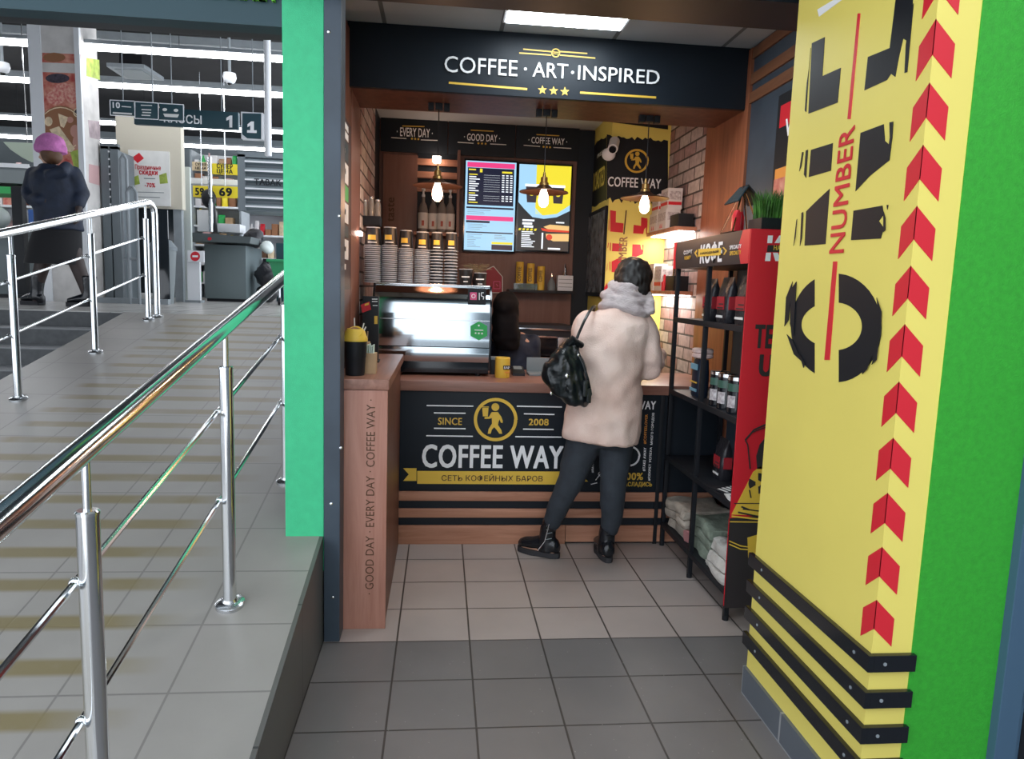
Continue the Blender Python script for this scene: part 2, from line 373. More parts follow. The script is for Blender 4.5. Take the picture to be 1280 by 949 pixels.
for k, (a, b) in enumerate((((934,104),(990,75)), ((934,126),(990,97)), ((934,74),(990,42)))):
    z = RW.px(*a)[1]; 
    struct('trim_2', MB().box(1.628, 1.64, 2.5, 3.9, z-.03, z+.025), 'wood_stripe')
struct('trim_3', MB().box(1.625, 1.64, 3.88, 3.935, 1.7, 2.78), 'wood_right')
struct('ceiling', MB().box(-.6, 1.7, 2.72, 3.98, 2.79, 2.9), 'ceiling_tiles')
struct('ceiling', MB().box(-.6, 1.7, 4.4, BK+.05, 2.75, 2.9), 'ceiling_white')
struct('trim_4', MB().box(-.51, 1.64, 3.962, 4.4, 2.475, 2.79), 'wood_dark', label='brown wooden beam behind the sign')
h = struct('trim_5', MB().box(-.6, 1.7, 2.66, 2.93, 2.53, 3.2, .004), 'black_panel', label='dark header over the kiosk opening')
struct('door_1', MB().box(-.451, -.388, 2.83, 2.95, 0, 2.62, .004), 'post_blue', label='dark blue grey metal door post').data
dp = [o for o in C.objects if o.name == 'door_1'][0]
mb = MB()
for px_, py_ in ((408,40),(421,270),(423,560),(411,630),(413,747)):
    p = atY(px_+3, py_, 2.83); mb.lathe([(.004,0),(.006,.002),(.003,.004)], (0,0,0), 8)
    mb.bm.verts.ensure_lookup_table()
    for v in mb.bm.verts[-24:]: v.co = Vector((p.x+v.co.x, 2.83-v.co.z, p.z+v.co.y))
struct('screw', mb, 'steel', dp)
# vestibule over the camera, entrance pillar on the right
struct('ceiling', MB().box(-14, 4.2, 1.2, 2.66, 3.2, 3.3), 'ceiling_white')
struct('wall_right', MB().box(2.55, 2.7, -3.2, 1.68, 0, 3.3), 'store_grey', label='unseen side wall added to block light from the right')  # out of view, added to keep daylight off the pillar's front face
struct('wall_back', MB().box(.5, 2.7, -3.35, -3.2, 0, 3.3), 'store_grey', label='unseen partial wall added behind the viewer to block light')  # added light blocker out of view, so daylight arrives from behind left
PX, PY0, PY1 = 1.15, 1.685, 2.395
pil = struct('wall_right', MB().box(PX, 1.262, PY0, PY1, .0, 3.2), 'pillar_yellow', label='yellow faced entrance pillar')
struct('wall_right', MB().box(1.262, 1.66, PY0-.0, PY1+.06, 0, 3.2), 'green_wall')
struct('wall_right', MB().box(1.262, 1.512, PY0-.003, PY0, 0, 3.2), 'green_wall', label='green front face of the entrance pillar')
struct('baseboard_right', MB().box(PX-.012, PX, PY0-.012, PY1+.004, 0, .105), 'base_tiles')
struct('baseboard_front', MB().box(PX-.012, 1.262, PY0-.013, PY0, 0, .105), 'base_tiles')
d = sthing('door_2', (1.53, PY0, 0))
mb = MB().box(1.512, 1.575, PY0-.03, PY0+.1, 0, 3.2, .003); struct('door_frame', mb, 'door_blue', d)
mb = MB().box(1.585, 2.5, PY0-.01, PY0+.05, 0, 3.2); struct('door_leaf', mb, 'door_blue', d)
mb = MB().box(1.585, 1.615, PY0-.02, PY0-.01, .46, 3.1, .002); struct('door_rail', mb, 'door_blue', d)
mb = MB().box(1.585, 2.5, PY0-.02, PY0-.01, .40, .46, .002); struct('door_rail', mb, 'door_blue', d)
mb = MB().box(1.60, 2.4, PY0-.012, PY0-.0095, .02, .39); struct('door_panel', mb, 'black', d)
PP = rightw(PX)
# four black bars wrapping the pillar corner
for k, (t_, b_) in enumerate(((818.4,840.9),(862.7,884.8),(905,927.4),(945.5,968))):
    xc = 1084 - 6*k
    z1 = atX(xc, t_, PX-.016).z; z0 = atX(xc, b_, PX-.016).z
    o = sthing('trim_7', (PX, PY0, z0))
    struct('bar', MB().box(PX-.016, PX, PY0-.016, PY1+.02, z0, z1, .002), 'black_gloss', o)
    struct('bar', MB().box(PX, 1.268, PY0-.016, PY0, z0, z1, .002), 'black_gloss', o)
    mb = MB()
    for yy in (PY0+.05, PY0+.62): mb.tube((PX-.018, yy, (z0+z1)/2), (PX-.015, yy, (z0+z1)/2), .005, 8)
    mb.tube((PX+.03, PY0-.018, (z0+z1)/2), (PX+.03, PY0-.015, (z0+z1)/2), .005, 8)
    struct('screw', mb, 'grey_metal', o)

# the stencil lettering (letters run upwards, split by a thin line and the word NUMBER)
def c7(*p): return [(900+.4004*x, .4004*y) for x, y in p]
def c8(*p): return [(900+.5994*x, 380+.5994*y) for x, y in p]
def chalf(cx, cy, RX_, RY_, rx, ry, xs, side, n=20):
    "half of the stencil C, cut by the middle strip at x = xs"
    def arc(cx, cy, rx, ry, rev):
        a0 = math.acos(max(-1, min(1, (xs-cx)/rx)))
        if side < 0: th = [a0 + (2*PI-2*a0)*k/n for k in range(n+1)]
        else: th = [-a0 + 2*a0*k/n for k in range(n+1)]
        if rev: th = th[::-1]
        return [(cx+rx*math.cos(t), cy+ry*math.sin(t)) for t in th]
    return arc(cx, cy, RX_, RY_, False) + arc(cx-1, cy-2, rx, ry, True)
big = [c7((288,135),(328,116),(320,238),(378,212),(368,320),(277,355)),
       c7((463,178),(500,163),(531,150),(552,-20),(606,-26),(596,70),(588,130),(573,120),(560,175),(548,240),(535,230),(522,250),(452,282)),
       c7((285,468),(353,447),(347,533),(278,553)), c7((270,660),(300,630),(343,590),(330,762),(265,767)),
       c7((440,415),(512,388),(516,440),(535,458),(530,500),(470,548),(424,597)), c7((418,658),(508,642),(512,670),(497,690),(512,712),(503,745),(410,750)),
       chalf(1041,408,52,65,38,28,1018.5,-1), chalf(1045,410,57,68,34,30,1049,1)]
sliv = [c7((280,200),(284,150),(275,255)), c7((272,260),(278,220),(270,350),(266,345)), c7((600,30),(606,10),(586,225),(578,228),(582,140)), c7((258,475),(262,475),(255,520),(249,535)), c7((270,470),(276,468),(270,555),(264,545)),
        c7((532,382),(543,380),(540,430),(530,500),(524,495),(533,430)), c7((257,665),(262,662),(258,740),(252,768)), c7((241,690),(243,684),(238,740),(232,768)), c7((524,640),(529,640),(526,655)), c7((514,660),(520,680),(520,718),(514,725)),
        [(984,372),(992,352),(987,400),(982,408)], [(990,362),(997,352),(993,420),(989,405)], [(985,418),(992,425),(1004,452),(994,443)], [(1000,440),(1008,455),(1006,460)], [(1098,372),(1104,390),(1103,420),(1099,430),(1101,400)], [(1096,440),(1101,425),(1098,450),(1092,456)],[(1082,452),(1092,445),(1086,462),(1080,468)]]
white1 = [c7((305,30),(372,-10),(395,-10),(310,52))]
redl = [c7((431,42),(439,42),(408,372),(399,372)), [(1042,327),(1047,327),(1037.5,450),(1031,450)]]
for p in big: gfx('letter', PP, [p], 'black', pil)
gfx('grunge_mark', PP, sliv, 'black', pil); gfx('numeral', PP, white1, 'white', pil); gfx('line', PP, redl, 'pillar_red', pil)
txt('lettering', 'NUMBER', PP, (1037.3, 317.5), (1070, 155.4), 'pillar_red', pil, rot=90, bold=.012)
# chevrons folded round the corner
zap = [atX(x, y, PX).z for x, y in ((1172.3,22.8),(1164.3,103),(1155,181),(1147,258),(1139.5,332),(1133.8,405.8),(1124.8,477),(1117,546.6),(1111,616.8),(1102.6,684.5),(1096,749.8))]
d0 = (zap[0]-zap[-1])/10; zap = [zap[0]+2*d0, zap[0]+d0] + [zap[0]-d0*k for k in range(11)]
lx = atX(*c8((355,77))[0], PX); za = atX(*c8((390,43))[0], PX); lb = atX(*c8((347,142))[0], PX); nb = atX(*c8((378,110))[0], PX)
W = lx.y-PY0; D = za.z-lx.z; T = lx.z-lb.z
rx_ = atY(*c8((423,88))[0], PY0); W2 = rx_.x-PX; D2 = za.z-rx_.z; T2 = rx_.z-atY(*c8((418,152))[0], PY0).z
for z in zap:
    mb = MB(); nz = z-(T+T2)/2*1.0
    mb.prism([(PX-.0015,PY0-.0015,z),(PX-.0015,PY0+W,z-D),(PX-.0015,PY0+W,z-D-T),(PX-.0015,PY0-.0015,nz)], (.0015,0,0))
    mb.prism([(PX-.0015,PY0-.0015,z),(PX+W2,PY0-.0015,z-D2),(PX+W2,PY0-.0015,z-D2-T2),(PX-.0015,PY0-.0015,nz)], (0,.0015,0))
    part('chevron', mb, 'pillar_red', pil, smooth=False)

# ================================================================ RAILINGS
def railing(name, label, X_, posts, y0, y1, hand_r=.0255, post_r=.0215, end=False):
    t = thing(name, label, 'railing', (X_, posts[0], ramp_z(posts[0])))
    H = .945
    pts = [(X_, y0, ramp_z(y0)+H), (X_, y1, ramp_z(y1)+H)]
    if end:
        ze = ramp_z(y1)+H; pts += [(X_, y1+.05, ze+.006), (X_+.01, y1+.085, ze-.008), (X_+.02, y1+.105, ze-.04), (X_+.022, y1+.11, ze-.09), (X_+.022, y1+.11, ramp_z(y1+.11)+.55)]
        part('end_post', MB().tube((X_+.022, y1+.11, ramp_z(y1+.11)), (X_+.022, y1+.11, ramp_z(y1+.11)+.56), .0235, 20), 'steel', t)
        mb = MB().lathe([(0,-.004),(.047,-.004),(.048,.007),(.026,.015)], (X_+.022, y1+.11, ramp_z(y1+.11)+.004), 20); part('base_flange', mb, 'steel_brushed', t)
    part('handrail', MB().path(pts, hand_r, 20), 'chrome', t)
    for h in (.667, .367):
        part('lower_rail', MB().path([(X_-.03, y0, ramp_z(y0)+h), (X_-.03, y1-(.0 if not end else .0), ramp_z(y1)+h)], .0085, 10), 'chrome', t)
    for y in posts:
        z = ramp_z(y); top = z+H-.13
        p = part('post', MB().tube((X_, y, z), (X_, y, top), post_r, 20), 'steel', t)
        part('post_cap', MB().lathe([(post_r+.0015,0),(post_r+.0015,.006),(post_r-.002,.009),(0,.009)], (X_, y, top-.004), 20), 'chrome', p)
        part('post_pin', MB().tube((X_, y, top), (X_, y, z+H-.01), .0085, 12), 'chrome', p)
        mb = MB().lathe([(0,-.004),(.047,-.004),(.048,.007),(.042,.012),(post_r+.004,.015),(post_r,.024)], (X_, y, z+.004), 24)
        for v in mb.bm.verts: v.co.z += (v.co.y-y)*RA
        part('base_flange', mb, 'steel_brushed', p)
        for h in (.667, .367):
            part('rail_clamp', MB().path([(X_, y, z+h), (X_-.03, y, z+h)], .008, 8).ball((X_-.03, y, z+h), .0125, 10), 'chrome', p)
    return t
railing('handrail_railing', 'polished steel railing nearest the camera, on the right side of the ramp', -.695, [.5, 1.46, 2.40, 3.31, 4.25, 5.2, 6.15], .2, 6.2)
railing('handrail_railing', 'polished steel railing between the ramp and the steps, on the left', -2.40, [1.5, 2.44, 3.38, 4.31, 5.25, 6.18], 1.3, 6.2, end=True)
# ================================================================ KIOSK: SIGN
S = front(3.925)
t = thing('sign_board', 'long black overhead sign lettered COFFEE ART INSPIRED across the kiosk', 'sign', (.56, 3.94, 2.47))
part('board', MB().box(-.505, 1.635, 3.925, 3.96, 2.47, 2.789, .002), 'black_panel', t)
def W_(c): return c
for s_, bl, tr in (('COFFEE', (555,90.5),(647,73.5)), ('·', (656,86),(660,81.5)), ('ART', (665,99),(711,82)), ('·', (713.5,90.5),(717,86.5)), ('INSPIRED', (722,103.2),(824.5,89.3))):
    pass
for s_, bl, tr in (('COFFEE', (555.5,90.3),(647,76)), ('ART', (665.5,96),(710,80.8)), ('INSPIRED', (722,99.8),(824.5,88.6))):
    txt('lettering', s_, S, bl, tr, 'white', t, bold=.004, ext=.006)
gfx('dot', S, [disc(656.8,86.2,1.9,12), disc(715.6,90.6,1.9,12)], 'white', t)
gfx('underline', S, [line(561,103.5,659,111.5,2.6), line(725,115.8,820,122,2.6)], 'gold', t)
for cx, cy in ((678,112.5),(692,113.6),(706,114.6)): gfx('star', S, [star(cx, cy, 6)], 'gold', t)
gfx('ornament', S, [line(654,61.5,689,64.6,1.6), line(649,66.3,689,69,1.6), line(700,64.5,734,67,1.6), line(700,69,744,72.8,1.6)] + ringpoly(694.5,66.5,5.6,1.5,16) + [line(691,65.4,698,66,1), line(691,67.6,698,68.2,1)], 'gold', t)
# ceiling light
t = thing('ceiling_light', 'bright square LED panel in the tiled ceiling above the sign', 'ceiling light', (.58, 3.45, 2.785))
part('frame', MB().box(.275, .885, 3.165, 3.77, 2.778, 2.79), 'white_plastic', t)
mat('led', (1,1,1), .5, emit=(.86,.95,1), es=14); part('diffuser', MB().box(.29, .87, 3.18, 3.757, 2.774, 2.779), 'led', t)

# back panels
BY = BK-.03; BP = front(BY)
def panel(label, x0, x1, text, bl, tr, lines, top, dots):
    t = thing('fascia_panel', label, 'panel', ((x0+x1)/2, BY, 2.2))
    yt = atY(600, 145, BY).z + .0; yb = atY(600, 195, BY).z
    part('board', MB().box(x0, x1, BY, BK, yb, 2.75, .003), 'black_panel', t)
    txt('lettering', text, BP, bl, tr, 'white', t, bold=.01)
    gfx('underline', BP, [line(*l, 1.0) for l in lines], 'paper_white', t); gfx('ornament', BP, [line(*top, 1.2)] + [disc(x, y, 1.3, 8) for x, y in dots], 'gold', t)
X1_, X2_ = atY(560, 170, BY).x, atY(644.5, 180, BY).x; X3_ = atY(724, 180, BY).x
panel('black wall panel reading EVERY DAY above the wooden board', -.5, X1_-.003, '· EVERY DAY ·', (496,170), (541,161.5), [(489,172,508,173.3),(526,174.9,547,175.6)], (503,157.5,530.6,158.3), ((515,173.4),(519,173.7),(523,174)))
panel('black wall panel reading GOOD DAY above the price screen', X1_+.003, X2_-.003, '· GOOD DAY ·', (580,175.5), (625,169), [(572,177.8,592,179.2),(612.7,180,632.8,181)], (588.5,162.7,617,164.2), ((598,179.2),(602.5,179.5),(607,179.8)))
panel('black wall panel reading COFFEE WAY above the poster screen', X2_+.003, X3_, '· COFFEE WAY ·', (660.5,179), (709,173.5), [(654.5,181.6,675,183.2),(691.8,184.4,714,185.6)], (670.7,168.3,699,169.8), ((679.5,183.6),(683.5,183.9),(687.5,184.2)))
# tall wooden board with 'taste'
t = thing('wooden_board', 'tall brown wooden board with the word taste running upwards, behind the cup stacks', 'board', (-.3, BY, 1))
a = atY(479, 192, BY-.02); b = atY(520, 340, BY-.02)
part('board', MB().box(a.x, b.x, BY-.02, BK, .95, a.z, .004), 'wood_panel', t)
txt('lettering', 'taste', front(BY-.02), (484.5,277), (493,247), 'brown_dark', t, rot=90, bold=.02)
# slatted niche
t = thing('slatted_shelf', 'open wooden niche of horizontal slats holding syrup bottles', 'shelf', (.05, BK, 1.4))
N0, N1 = atY(521, 200, BK-.12).x, atY(572, 200, BK-.12).x
NF = front(BK-.01)
zb = atY(545, 291, BK-.2).z
part('back_panel', MB().box(N0, N1, BK-.02, BK-.005, zb-.02, atY(545,192,BK).z), 'black_panel', t)
for yy in (203, 219, 236):
    z = atY(545, yy, BK-.03).z; part('slat', MB().box(N0, N1, BK-.05, BK-.02, z-.028, z+.022, .003), 'wood_slat', t)
part('side_panel', MB().box(N1, N1+.02, BK-.2, BK-.01, zb-.4, atY(545,192,BK).z), 'wood_panel', t)
part('shelf', MB().box(N0-.01, N1+.02, BK-.26, BK-.005, zb-.025, zb, .002), 'wood_slat', t)
# syrup bottles
def bottle_parts(c, lab, cap='white_plastic'):
    x, y, z = c; t = thing('syrup_bottle', lab, 'bottle', c, 'syrup bottles in the slatted niche')
    part('bottle_body', MB().lathe([(0,0),(.036,0),(.038,.01),(.038,.17),(.030,.205),(.014,.235),(.0125,.275),(0,.275)], c, 18), mat('bottle_glass', (.22,.20,.19), .08, coat=.5), t)
    part('paper_label', MB().lathe([(.0386,.03),(.0392,.031),(.0392,.15),(.0386,.151)], c, 18), 'paper_white', t)
    part('cap', MB().lathe([(0,.272),(.013,.272),(.013,.29),(.008,.295),(.008,.315),(.014,.32),(.014,.338),(0,.342)], c, 14), cap, t)
    mb = MB(); mb.box(x-.009, x+.009, y-.041, y-.039, z+.05, z+.09); part('fruit_picture', mb, 'food_red', t)
for i, (px_, lab) in enumerate(((528.5,'first syrup bottle from the left with a white pump cap'),(541,'second syrup bottle from the left, directly under the hanging bulb'),(552,'third syrup bottle from the left'),(562,'rightmost of the four syrup bottles, beside the price screen'))):
    p = atY(px_, 290, BK-.16+(.03 if i==1 else 0)); bottle_parts((p.x, p.y, zb), lab)
# small round wall spot above niche
t = single('spotlight', MB().lathe([(0,-.03),(.028,-.028),(.034,0),(.034,.02),(0,.022)], tuple(atY(546, 199, BK-.12)), 16), mat('warm_spot', (1,.9,.8), .5, emit=(1,.75,.6), es=14), 'small bright round lamp glowing above the slatted niche', 'lamp')
t['category'] = 'lamp'
# screens
def screen(name, label, c4, Y_):
    x0, y0, x1, y1 = c4
    a = atY(x0, y0, Y_); b = atY(x1, y1, Y_)
    t = thing(name, label, 'screen', ((a.x+b.x)/2, Y_, b.z))
    part('casing', MB().box(a.x-.012, b.x+.012, Y_+.002, BK, b.z-.015, a.z+.015, .004), 'black_gloss', t)
    return t, a, b
E_ = lambda n, c, s=1.0: mat(n, tuple(x*.2 for x in c), .3, emit=c, es=s)
E_('s_blue', (.35,.62,.85), 1.0); E_('s_pink', (.75,.05,.22), 1.0); E_('s_black', (.008,.01,.03), 1); E_('s_white', (.85,.92,1), 1.1); E_('s_yellow', (.80,.68,.04), 1.0); E_('s_grey', (.25,.36,.48), .9); E_('s_dark', (.02,.025,.03), 1); E_('s_orange', (.8,.35,.08), .9); E_('s_bread', (.85,.55,.22), .9); E_('s_red', (.7,.06,.03), .9); E_('s_cup', (.05,.04,.05), .8)
TY = BK-.08
t, a, b = screen('price_screen', 'lit wall screen listing coffee prices with red header bands', (582.5,200.5,642,314.5), TY)
class RPl:  # rectangle-local plane 0..1
    def __init__(s, a, b, y): s.a, s.b, s.y = a, b, y; s.n = Vector((0,-1,0))
    def px(s, x, y): return x, y
    def P(s, u, v, c=0): return Vector((s.a.x+(s.b.x-s.a.x)*u, s.y-c, s.b.z+(s.a.z-s.b.z)*(1-v)))
def R_(x0, y0, x1, y1): return [(x0,y0),(x1,y0),(x1,y1),(x0,y1)]
q = RPl(a, b, TY)
gfx('backlight', q, [R_(0,0,1,1)], 's_blue', t); gfx('menu_header', q, [R_(.03,.015,.97,.07), R_(.03,.61,.97,.66)], 's_pink', t, off=.001)
gfx('menu_list', q, [R_(.04,.075,.96,.49), R_(.03,.51,.97,.53), R_(.55,.93,.97,.99), R_(.03,.665,.5,.69), R_(.03,.79,.97,.805)], 's_black', t, off=.001)
rows = []; yl = []
for k in range(13):
    y = .145+k*.026; w = random.uniform(.12,.26); (yl if k in (0,8,12) else rows).append(R_(.07, y, .07+w, y+.011))
    if k not in (8,12): rows += [R_(.72+j*.08, y, .77+j*.08, y+.011) for j in range(3)]; rows.append(R_(.36,y+.008,.68,y+.0095))
gfx('menu_text', q, rows, 's_white', t, off=.003); gfx('menu_text', q, yl + [R_(.06,.09,.2,.105), R_(.72,.105,.92,.125), R_(.55,.9,.97,.925), R_(.28,.085,.33,.125)], 's_yellow', t, off=.003)
gfx('menu_text', q, [R_(.05,.545+k*.02,.05+random.uniform(.3,.5),.552+k*.02) for k in range(3)] + [R_(.06,.705+k*.018,.06+random.uniform(.15,.4),.711+k*.018) for k in range(4)] + [R_(.06,.82+k*.02,.06+random.uniform(.12,.3),.827+k*.02) for k in range(8)] + [R_(.6,.82+k*.02,.6+random.uniform(.12,.3),.827+k*.02) for k in range(3)], 's_grey', t, off=.003)
txt('menu_text', 'КОФЕ', q, (.42,.055), (.58,.03), 's_white', t, px=False, off=.003) if False else None
t, a, b = screen('poster_screen', 'lit wall screen showing coffee cups and a hot dog on yellow and blue', (649.5,205,710,314.5), TY)
q = RPl(a, b, TY)
gfx('backlight', q, [R_(0,0,1,1)], 's_dark', t)
cur = [(0,0),(.33,0),(.33,.5),(.5,.6),(.3,.57),(.12,.52),(0,.44)]
gfx('advert', q, [cur, [(.12,.52),(.3,.57),(.5,.585),(.75,.56),(1,.45),(1,.52),(.75,.6),(.5,.625),(.28,.61)]], 's_blue', t, off=.001)
gfx('advert', q, [[(.33,0),(1,0),(1,.45),(.75,.56),(.5,.585),(.33,.575)]], 's_yellow', t, off=.001)
for cx, col in ((.25,'s_cup'),(.5,'s_orange'),(.76,'s_cup')):
    gfx('cup_picture', q, [[(cx-.115,.25),(cx+.115,.25),(cx+.085,.44),(cx-.085,.44)]], col, t, off=.003)
    gfx('cup_picture', q, [[(cx-.13,.225),(cx+.13,.225),(cx+.13,.255),(cx-.13,.255)]], 's_white', t, off=.004)
    gfx('cup_picture', q, [disc(cx, .34, .045, 12, .022)], 's_yellow' if col=='s_cup' else 's_white', t, off=.004)
gfx('menu_text', q, [R_(.09,.64,.32,.66), R_(.09,.675,.28,.70), R_(.12,.71,.3,.735), R_(.74,.655,.9,.67)] + [R_(.08,.78+k*.022,.08+random.uniform(.15,.32),.79+k*.022) for k in range(9)] + [R_(.47,.79,.5,.98), R_(.6,.965,.84,.985)], 's_white', t, off=.003)
gfx('menu_text', q, [[(.03+k*.075,.745),(.075+k*.075,.745),(.06+k*.075,.77),(.015+k*.075,.77)] for k in range(5)], 's_yellow', t, off=.003)
gfx('hot_dog', q, [[(.5,.72),(.62,.69),(1,.70),(1,.76),(.62,.755)], [(.55,.80),(1,.79),(1,.88),(.7,.885),(.56,.85)]], 's_bread', t, off=.003)
gfx('hot_dog', q, [[(.45,.735),(.6,.745),(1,.755),(1,.775),(.6,.775),(.48,.765)], disc(.62,.84,.06,12,.035)], 's_red', t, off=.004)

# corner column, black and yellow
CXL, CY = atY(758.5, 300, 5.28).x, 5.28
colm = struct('wall_corner', MB().box(CXL, 1.645, CY, BK, 0, 2.75), 'pillar_yellow', label='corner column printed black over yellow')
CF = front(CY); CL = Plane((CXL,0,0), (0,-1,0), (-1,0,0), 0)
jag = [(759,198)]
def jagged(x0, y0, x1, y1, n, amp):
    out = []
    for k in range(n+1):
        f = k/n; out.append((x0+(x1-x0)*f, y0+(y1-y0)*f + random.uniform(-amp, amp)))
    return out
gfx('black_field', CF, [[(758.5,168)] + jagged(760,170,833,176,22,2.5)[1:-1] + [(835,176),(835,262)] + jagged(833,258,760,250,26,4)[1:-1] + [(758.5,250)]], 'black', colm)
gfx('black_field', CL, [[(735,188)]+jagged(736,186,757,170,8,2.5)+[(758.3,170),(758.3,251)]+jagged(757,252,736,262,8,3)+[(735,264)]], 'black', colm)
gfx('black_field', CF, [[(758.5,145),(835,155),(835,162),(758.5,152)]], 'black', colm)
lb_ = front(CY)
txt('lettering', 'COFFEE WAY', CF, (759.6,233), (826.5,224), 'white', colm, bold=.02)
gfx('emblem_ring', CF, ringpoly(795.5,201.5,15,2.6,28), 'gold', colm, off=.003)
def walker(pl, cx, cy, s, parent, m='gold', off=.0):
    "round-headed walking figure holding a cup"
    P = lambda *pts: [(cx+x*s, cy+y*s) for x, y in pts]
    gfx('emblem_figure', pl, [disc(cx+0*s, cy-15.3*s, 4.9*s, 16), P((-4.5,-9),(3,-9.2),(7.5,-3),(9.2,2),(9,4.5),(6.8,4.2),(5.2,0),(4,3),(3.2,7),(7.5,13.5),(8.4,18),(5,18),(1,12.5),(-1.5,9.8),(-4.5,13),(-5.8,18),(-9.6,18),(-8.4,12),(-4.2,5.5),(-4.4,-1.5),(-8,-.6),(-13.5,-.6),(-13.5,-2.8),(-8,-3.2)),
        P((-16.5,-14.5),(-8.6,-14.5),(-9.4,-3.6),(-15.6,-3.6)), P((-17,-16),(-8.2,-16),(-8.2,-15),(-17,-15))], m, parent, off=off)
walker(CF, 796.5, 201, .56, colm, off=.003)
gfx('lettering', CL, [], 'yellow', colm) if False else None
txt('lettering', 'ROASTED', CL, (741.5,240), (757,206), 'pillar_yellow', colm, bold=.03)
txt('lettering', 'FRESH', CL, (747,198), (756,186), 'white', colm, bold=.02)
# red stencil letters, the same design as on the pillar
def remap(poly):
    out = []
    for x, y in poly:
        a_, b_ = PP.px(x, y); u = (a_-A0)/(A1-A0); v = (b_-B0)/(B1-B0); out.append((GX0+(GX1-GX0)*u, GZ0+(GZ1-GZ0)*v))
    return out
A0, B0 = PP.px(985, 410); A1, _ = PP.px(1140, 60); _, B1 = PP.px(1025, 50)
g0 = CF.px(757,366); g1 = CF.px(811,262); g2 = CF.px(775,264)
GX0, GX1, GZ0, GZ1 = g0[0], g1[0], CF.px(765,372)[1], g2[1]
rb = [remap(p) for p in big if True]
rb[1] = remap(c7((463,178),(500,163),(531,150),(540,40),(600,14),(588,130),(560,175),(548,240),(452,282)))
for p in rb: gfx('letter', CF, [p], 'red', colm, px=False)
gfx('grunge_mark', CF, [remap(p) for p in sliv[:12]], 'red', colm, px=False)
gfx('line', CF, [[(782,263),(783.6,263),(780.6,293),(779,293)]], 'brown_dark', colm)
txt('lettering', 'NUMBER', CF, (772,340), (784.5,296), 'food_wood', colm, rot=90, bold=.02)
# poster on the column's left face
o = thing('glass_poster', 'dark glossy framed poster on the side of the yellow corner column', 'poster', tuple(atX(745, 360, CXL)))
pa, pb = CL.px(738,268), CL.px(755,371)
mb = MB(); mb.prism([CL.P(pa[0]-.0, pa[1], 0), CL.P(pb[0], pa[1], 0), CL.P(pb[0], pb[1], 0), CL.P(pa[0], pb[1], 0)], CL.n*.02); part('frame', mb, 'black_gloss', o)
mb = MB(); mb.prism([CL.P(pa[0]+.03, pa[1]-.03, .02), CL.P(pb[0]-.03, pa[1]-.03, .02), CL.P(pb[0]-.03, pb[1]+.03, .02), CL.P(pa[0]+.03, pb[1]+.03, .02)], CL.n*.002); part('picture', mb, mat('poster_grey', (.07,.08,.09), .2, var=1, col2=(.25,.27,.29), scale=12), o)
# CCTV camera
c = atY(764, 186, CY-.1); o = thing('security_camera', 'white dome and bullet security camera on the black top of the corner column', 'camera', (c.x, c.y, c.z-.05))
part('mount', MB().ball((c.x-.005, CY-.05, c.z-.03), (.05,.05,.045)), 'white_plastic', o)
part('camera_body', MB().tube((c.x+.03, CY-.07, c.z+.06), (c.x-.0, CY-.15, c.z-.01), .036, 18), 'white_plastic', o)
part('lens', MB().tube((c.x+.001, CY-.147, c.z-.008), (c.x-.004, CY-.158, c.z-.018), .026, 18), 'black_gloss', o)

# ================================================================ PENDANTS
mat('bulb', (1,.8,.6), .3, emit=(1,.62,.42), es=16)
for i, (px_, py_, Y_, lab) in enumerate(((547,224,4.2,'leftmost hanging pendant lamp with dark wide brim, in front of the slatted niche'),(680,232,4.2,'middle hanging pendant lamp in front of the poster screen'),(806.5,240,4.2,'rightmost hanging pendant lamp, over the customer near the yellow column'))):
    c = atY(px_, py_, Y_); x, y, z = c
    t = thing('pendant_lamp', lab, 'pendant lamp', (x, y, 2.475), 'three edison pendant lamps')
    part('cable', MB().tube((x, y, z+.06), (x, y, 2.475), .0028, 6), 'dark_metal', t)
    part('ceiling_mount', MB().box(x-.02, x+.02, y-.02, y+.02, 2.44, 2.475, .003).box(x-.06,x-.028,y-.02,y+.02,2.435,2.475,.003).box(x+.028,x+.06,y-.02,y+.02,2.435,2.475,.003), 'black', t)
    part('socket', MB().lathe([(0,.075),(.006,.075),(.01,.05),(.02,.045),(.02,.02),(.026,.015),(.03,-.01),(.0,-.01)], c, 18), 'brass', t)
    part('lamp_shade', MB().lathe([(.028,.0),(.032,.0),(.055,-.018),(.14,-.035),(.142,-.040),(.054,-.022),(.03,-.006)], c, 32), 'copper', t)
    part('bulb', MB().lathe([(0,-.01),(.012,-.01),(.017,-.03),(.026,-.055),(.030,-.085),(.026,-.108),(.012,-.122),(0,-.124)], c, 18), 'bulb', t)
    l = bpy.data.lights.new('bulb_light', 'POINT'); l.energy = 4; l.color = (1,.55,.3); l.shadow_soft_size = .03
    lo = bpy.data.objects.new('bulb_light', l); C.objects.link(lo); lo.location = (x, y, z-.155)

# ================================================================ COUNTER
FY = 3.96; CF2 = front(FY)
CL0, CL1 = -.228, 1.285
ztop = .94
t = thing('service_counter', 'service counter with black COFFEE WAY front panel and wooden slats along its foot', 'counter', (.5, 4.1, 0))
zs = [CF2.px(560, y)[1] for y in (612.5, 614.6, 626, 636, 647, 657)]
part('cabinet', MB().box(CL0, 1.63, FY+.01, 4.45, .0, .885), 'black_panel', t)
part('front_panel', MB().box(CL0, .740, FY-.0, FY+.012, zs[0], .885, .001), 'black_panel', t)
part('front_panel', MB().box(.743, 1.275, FY-.0, FY+.012, zs[0], .885, .001), 'black_panel', t)
for z1, z0 in ((zs[1], zs[2]), (zs[3], zs[4])):
    part('slat', MB().box(CL0, .740, FY-.004, FY+.012, z0, z1, .002), 'wood_slat', t); part('slat', MB().box(.743, 1.62, FY-.004, FY+.012, z0, z1, .002), 'wood_slat', t)
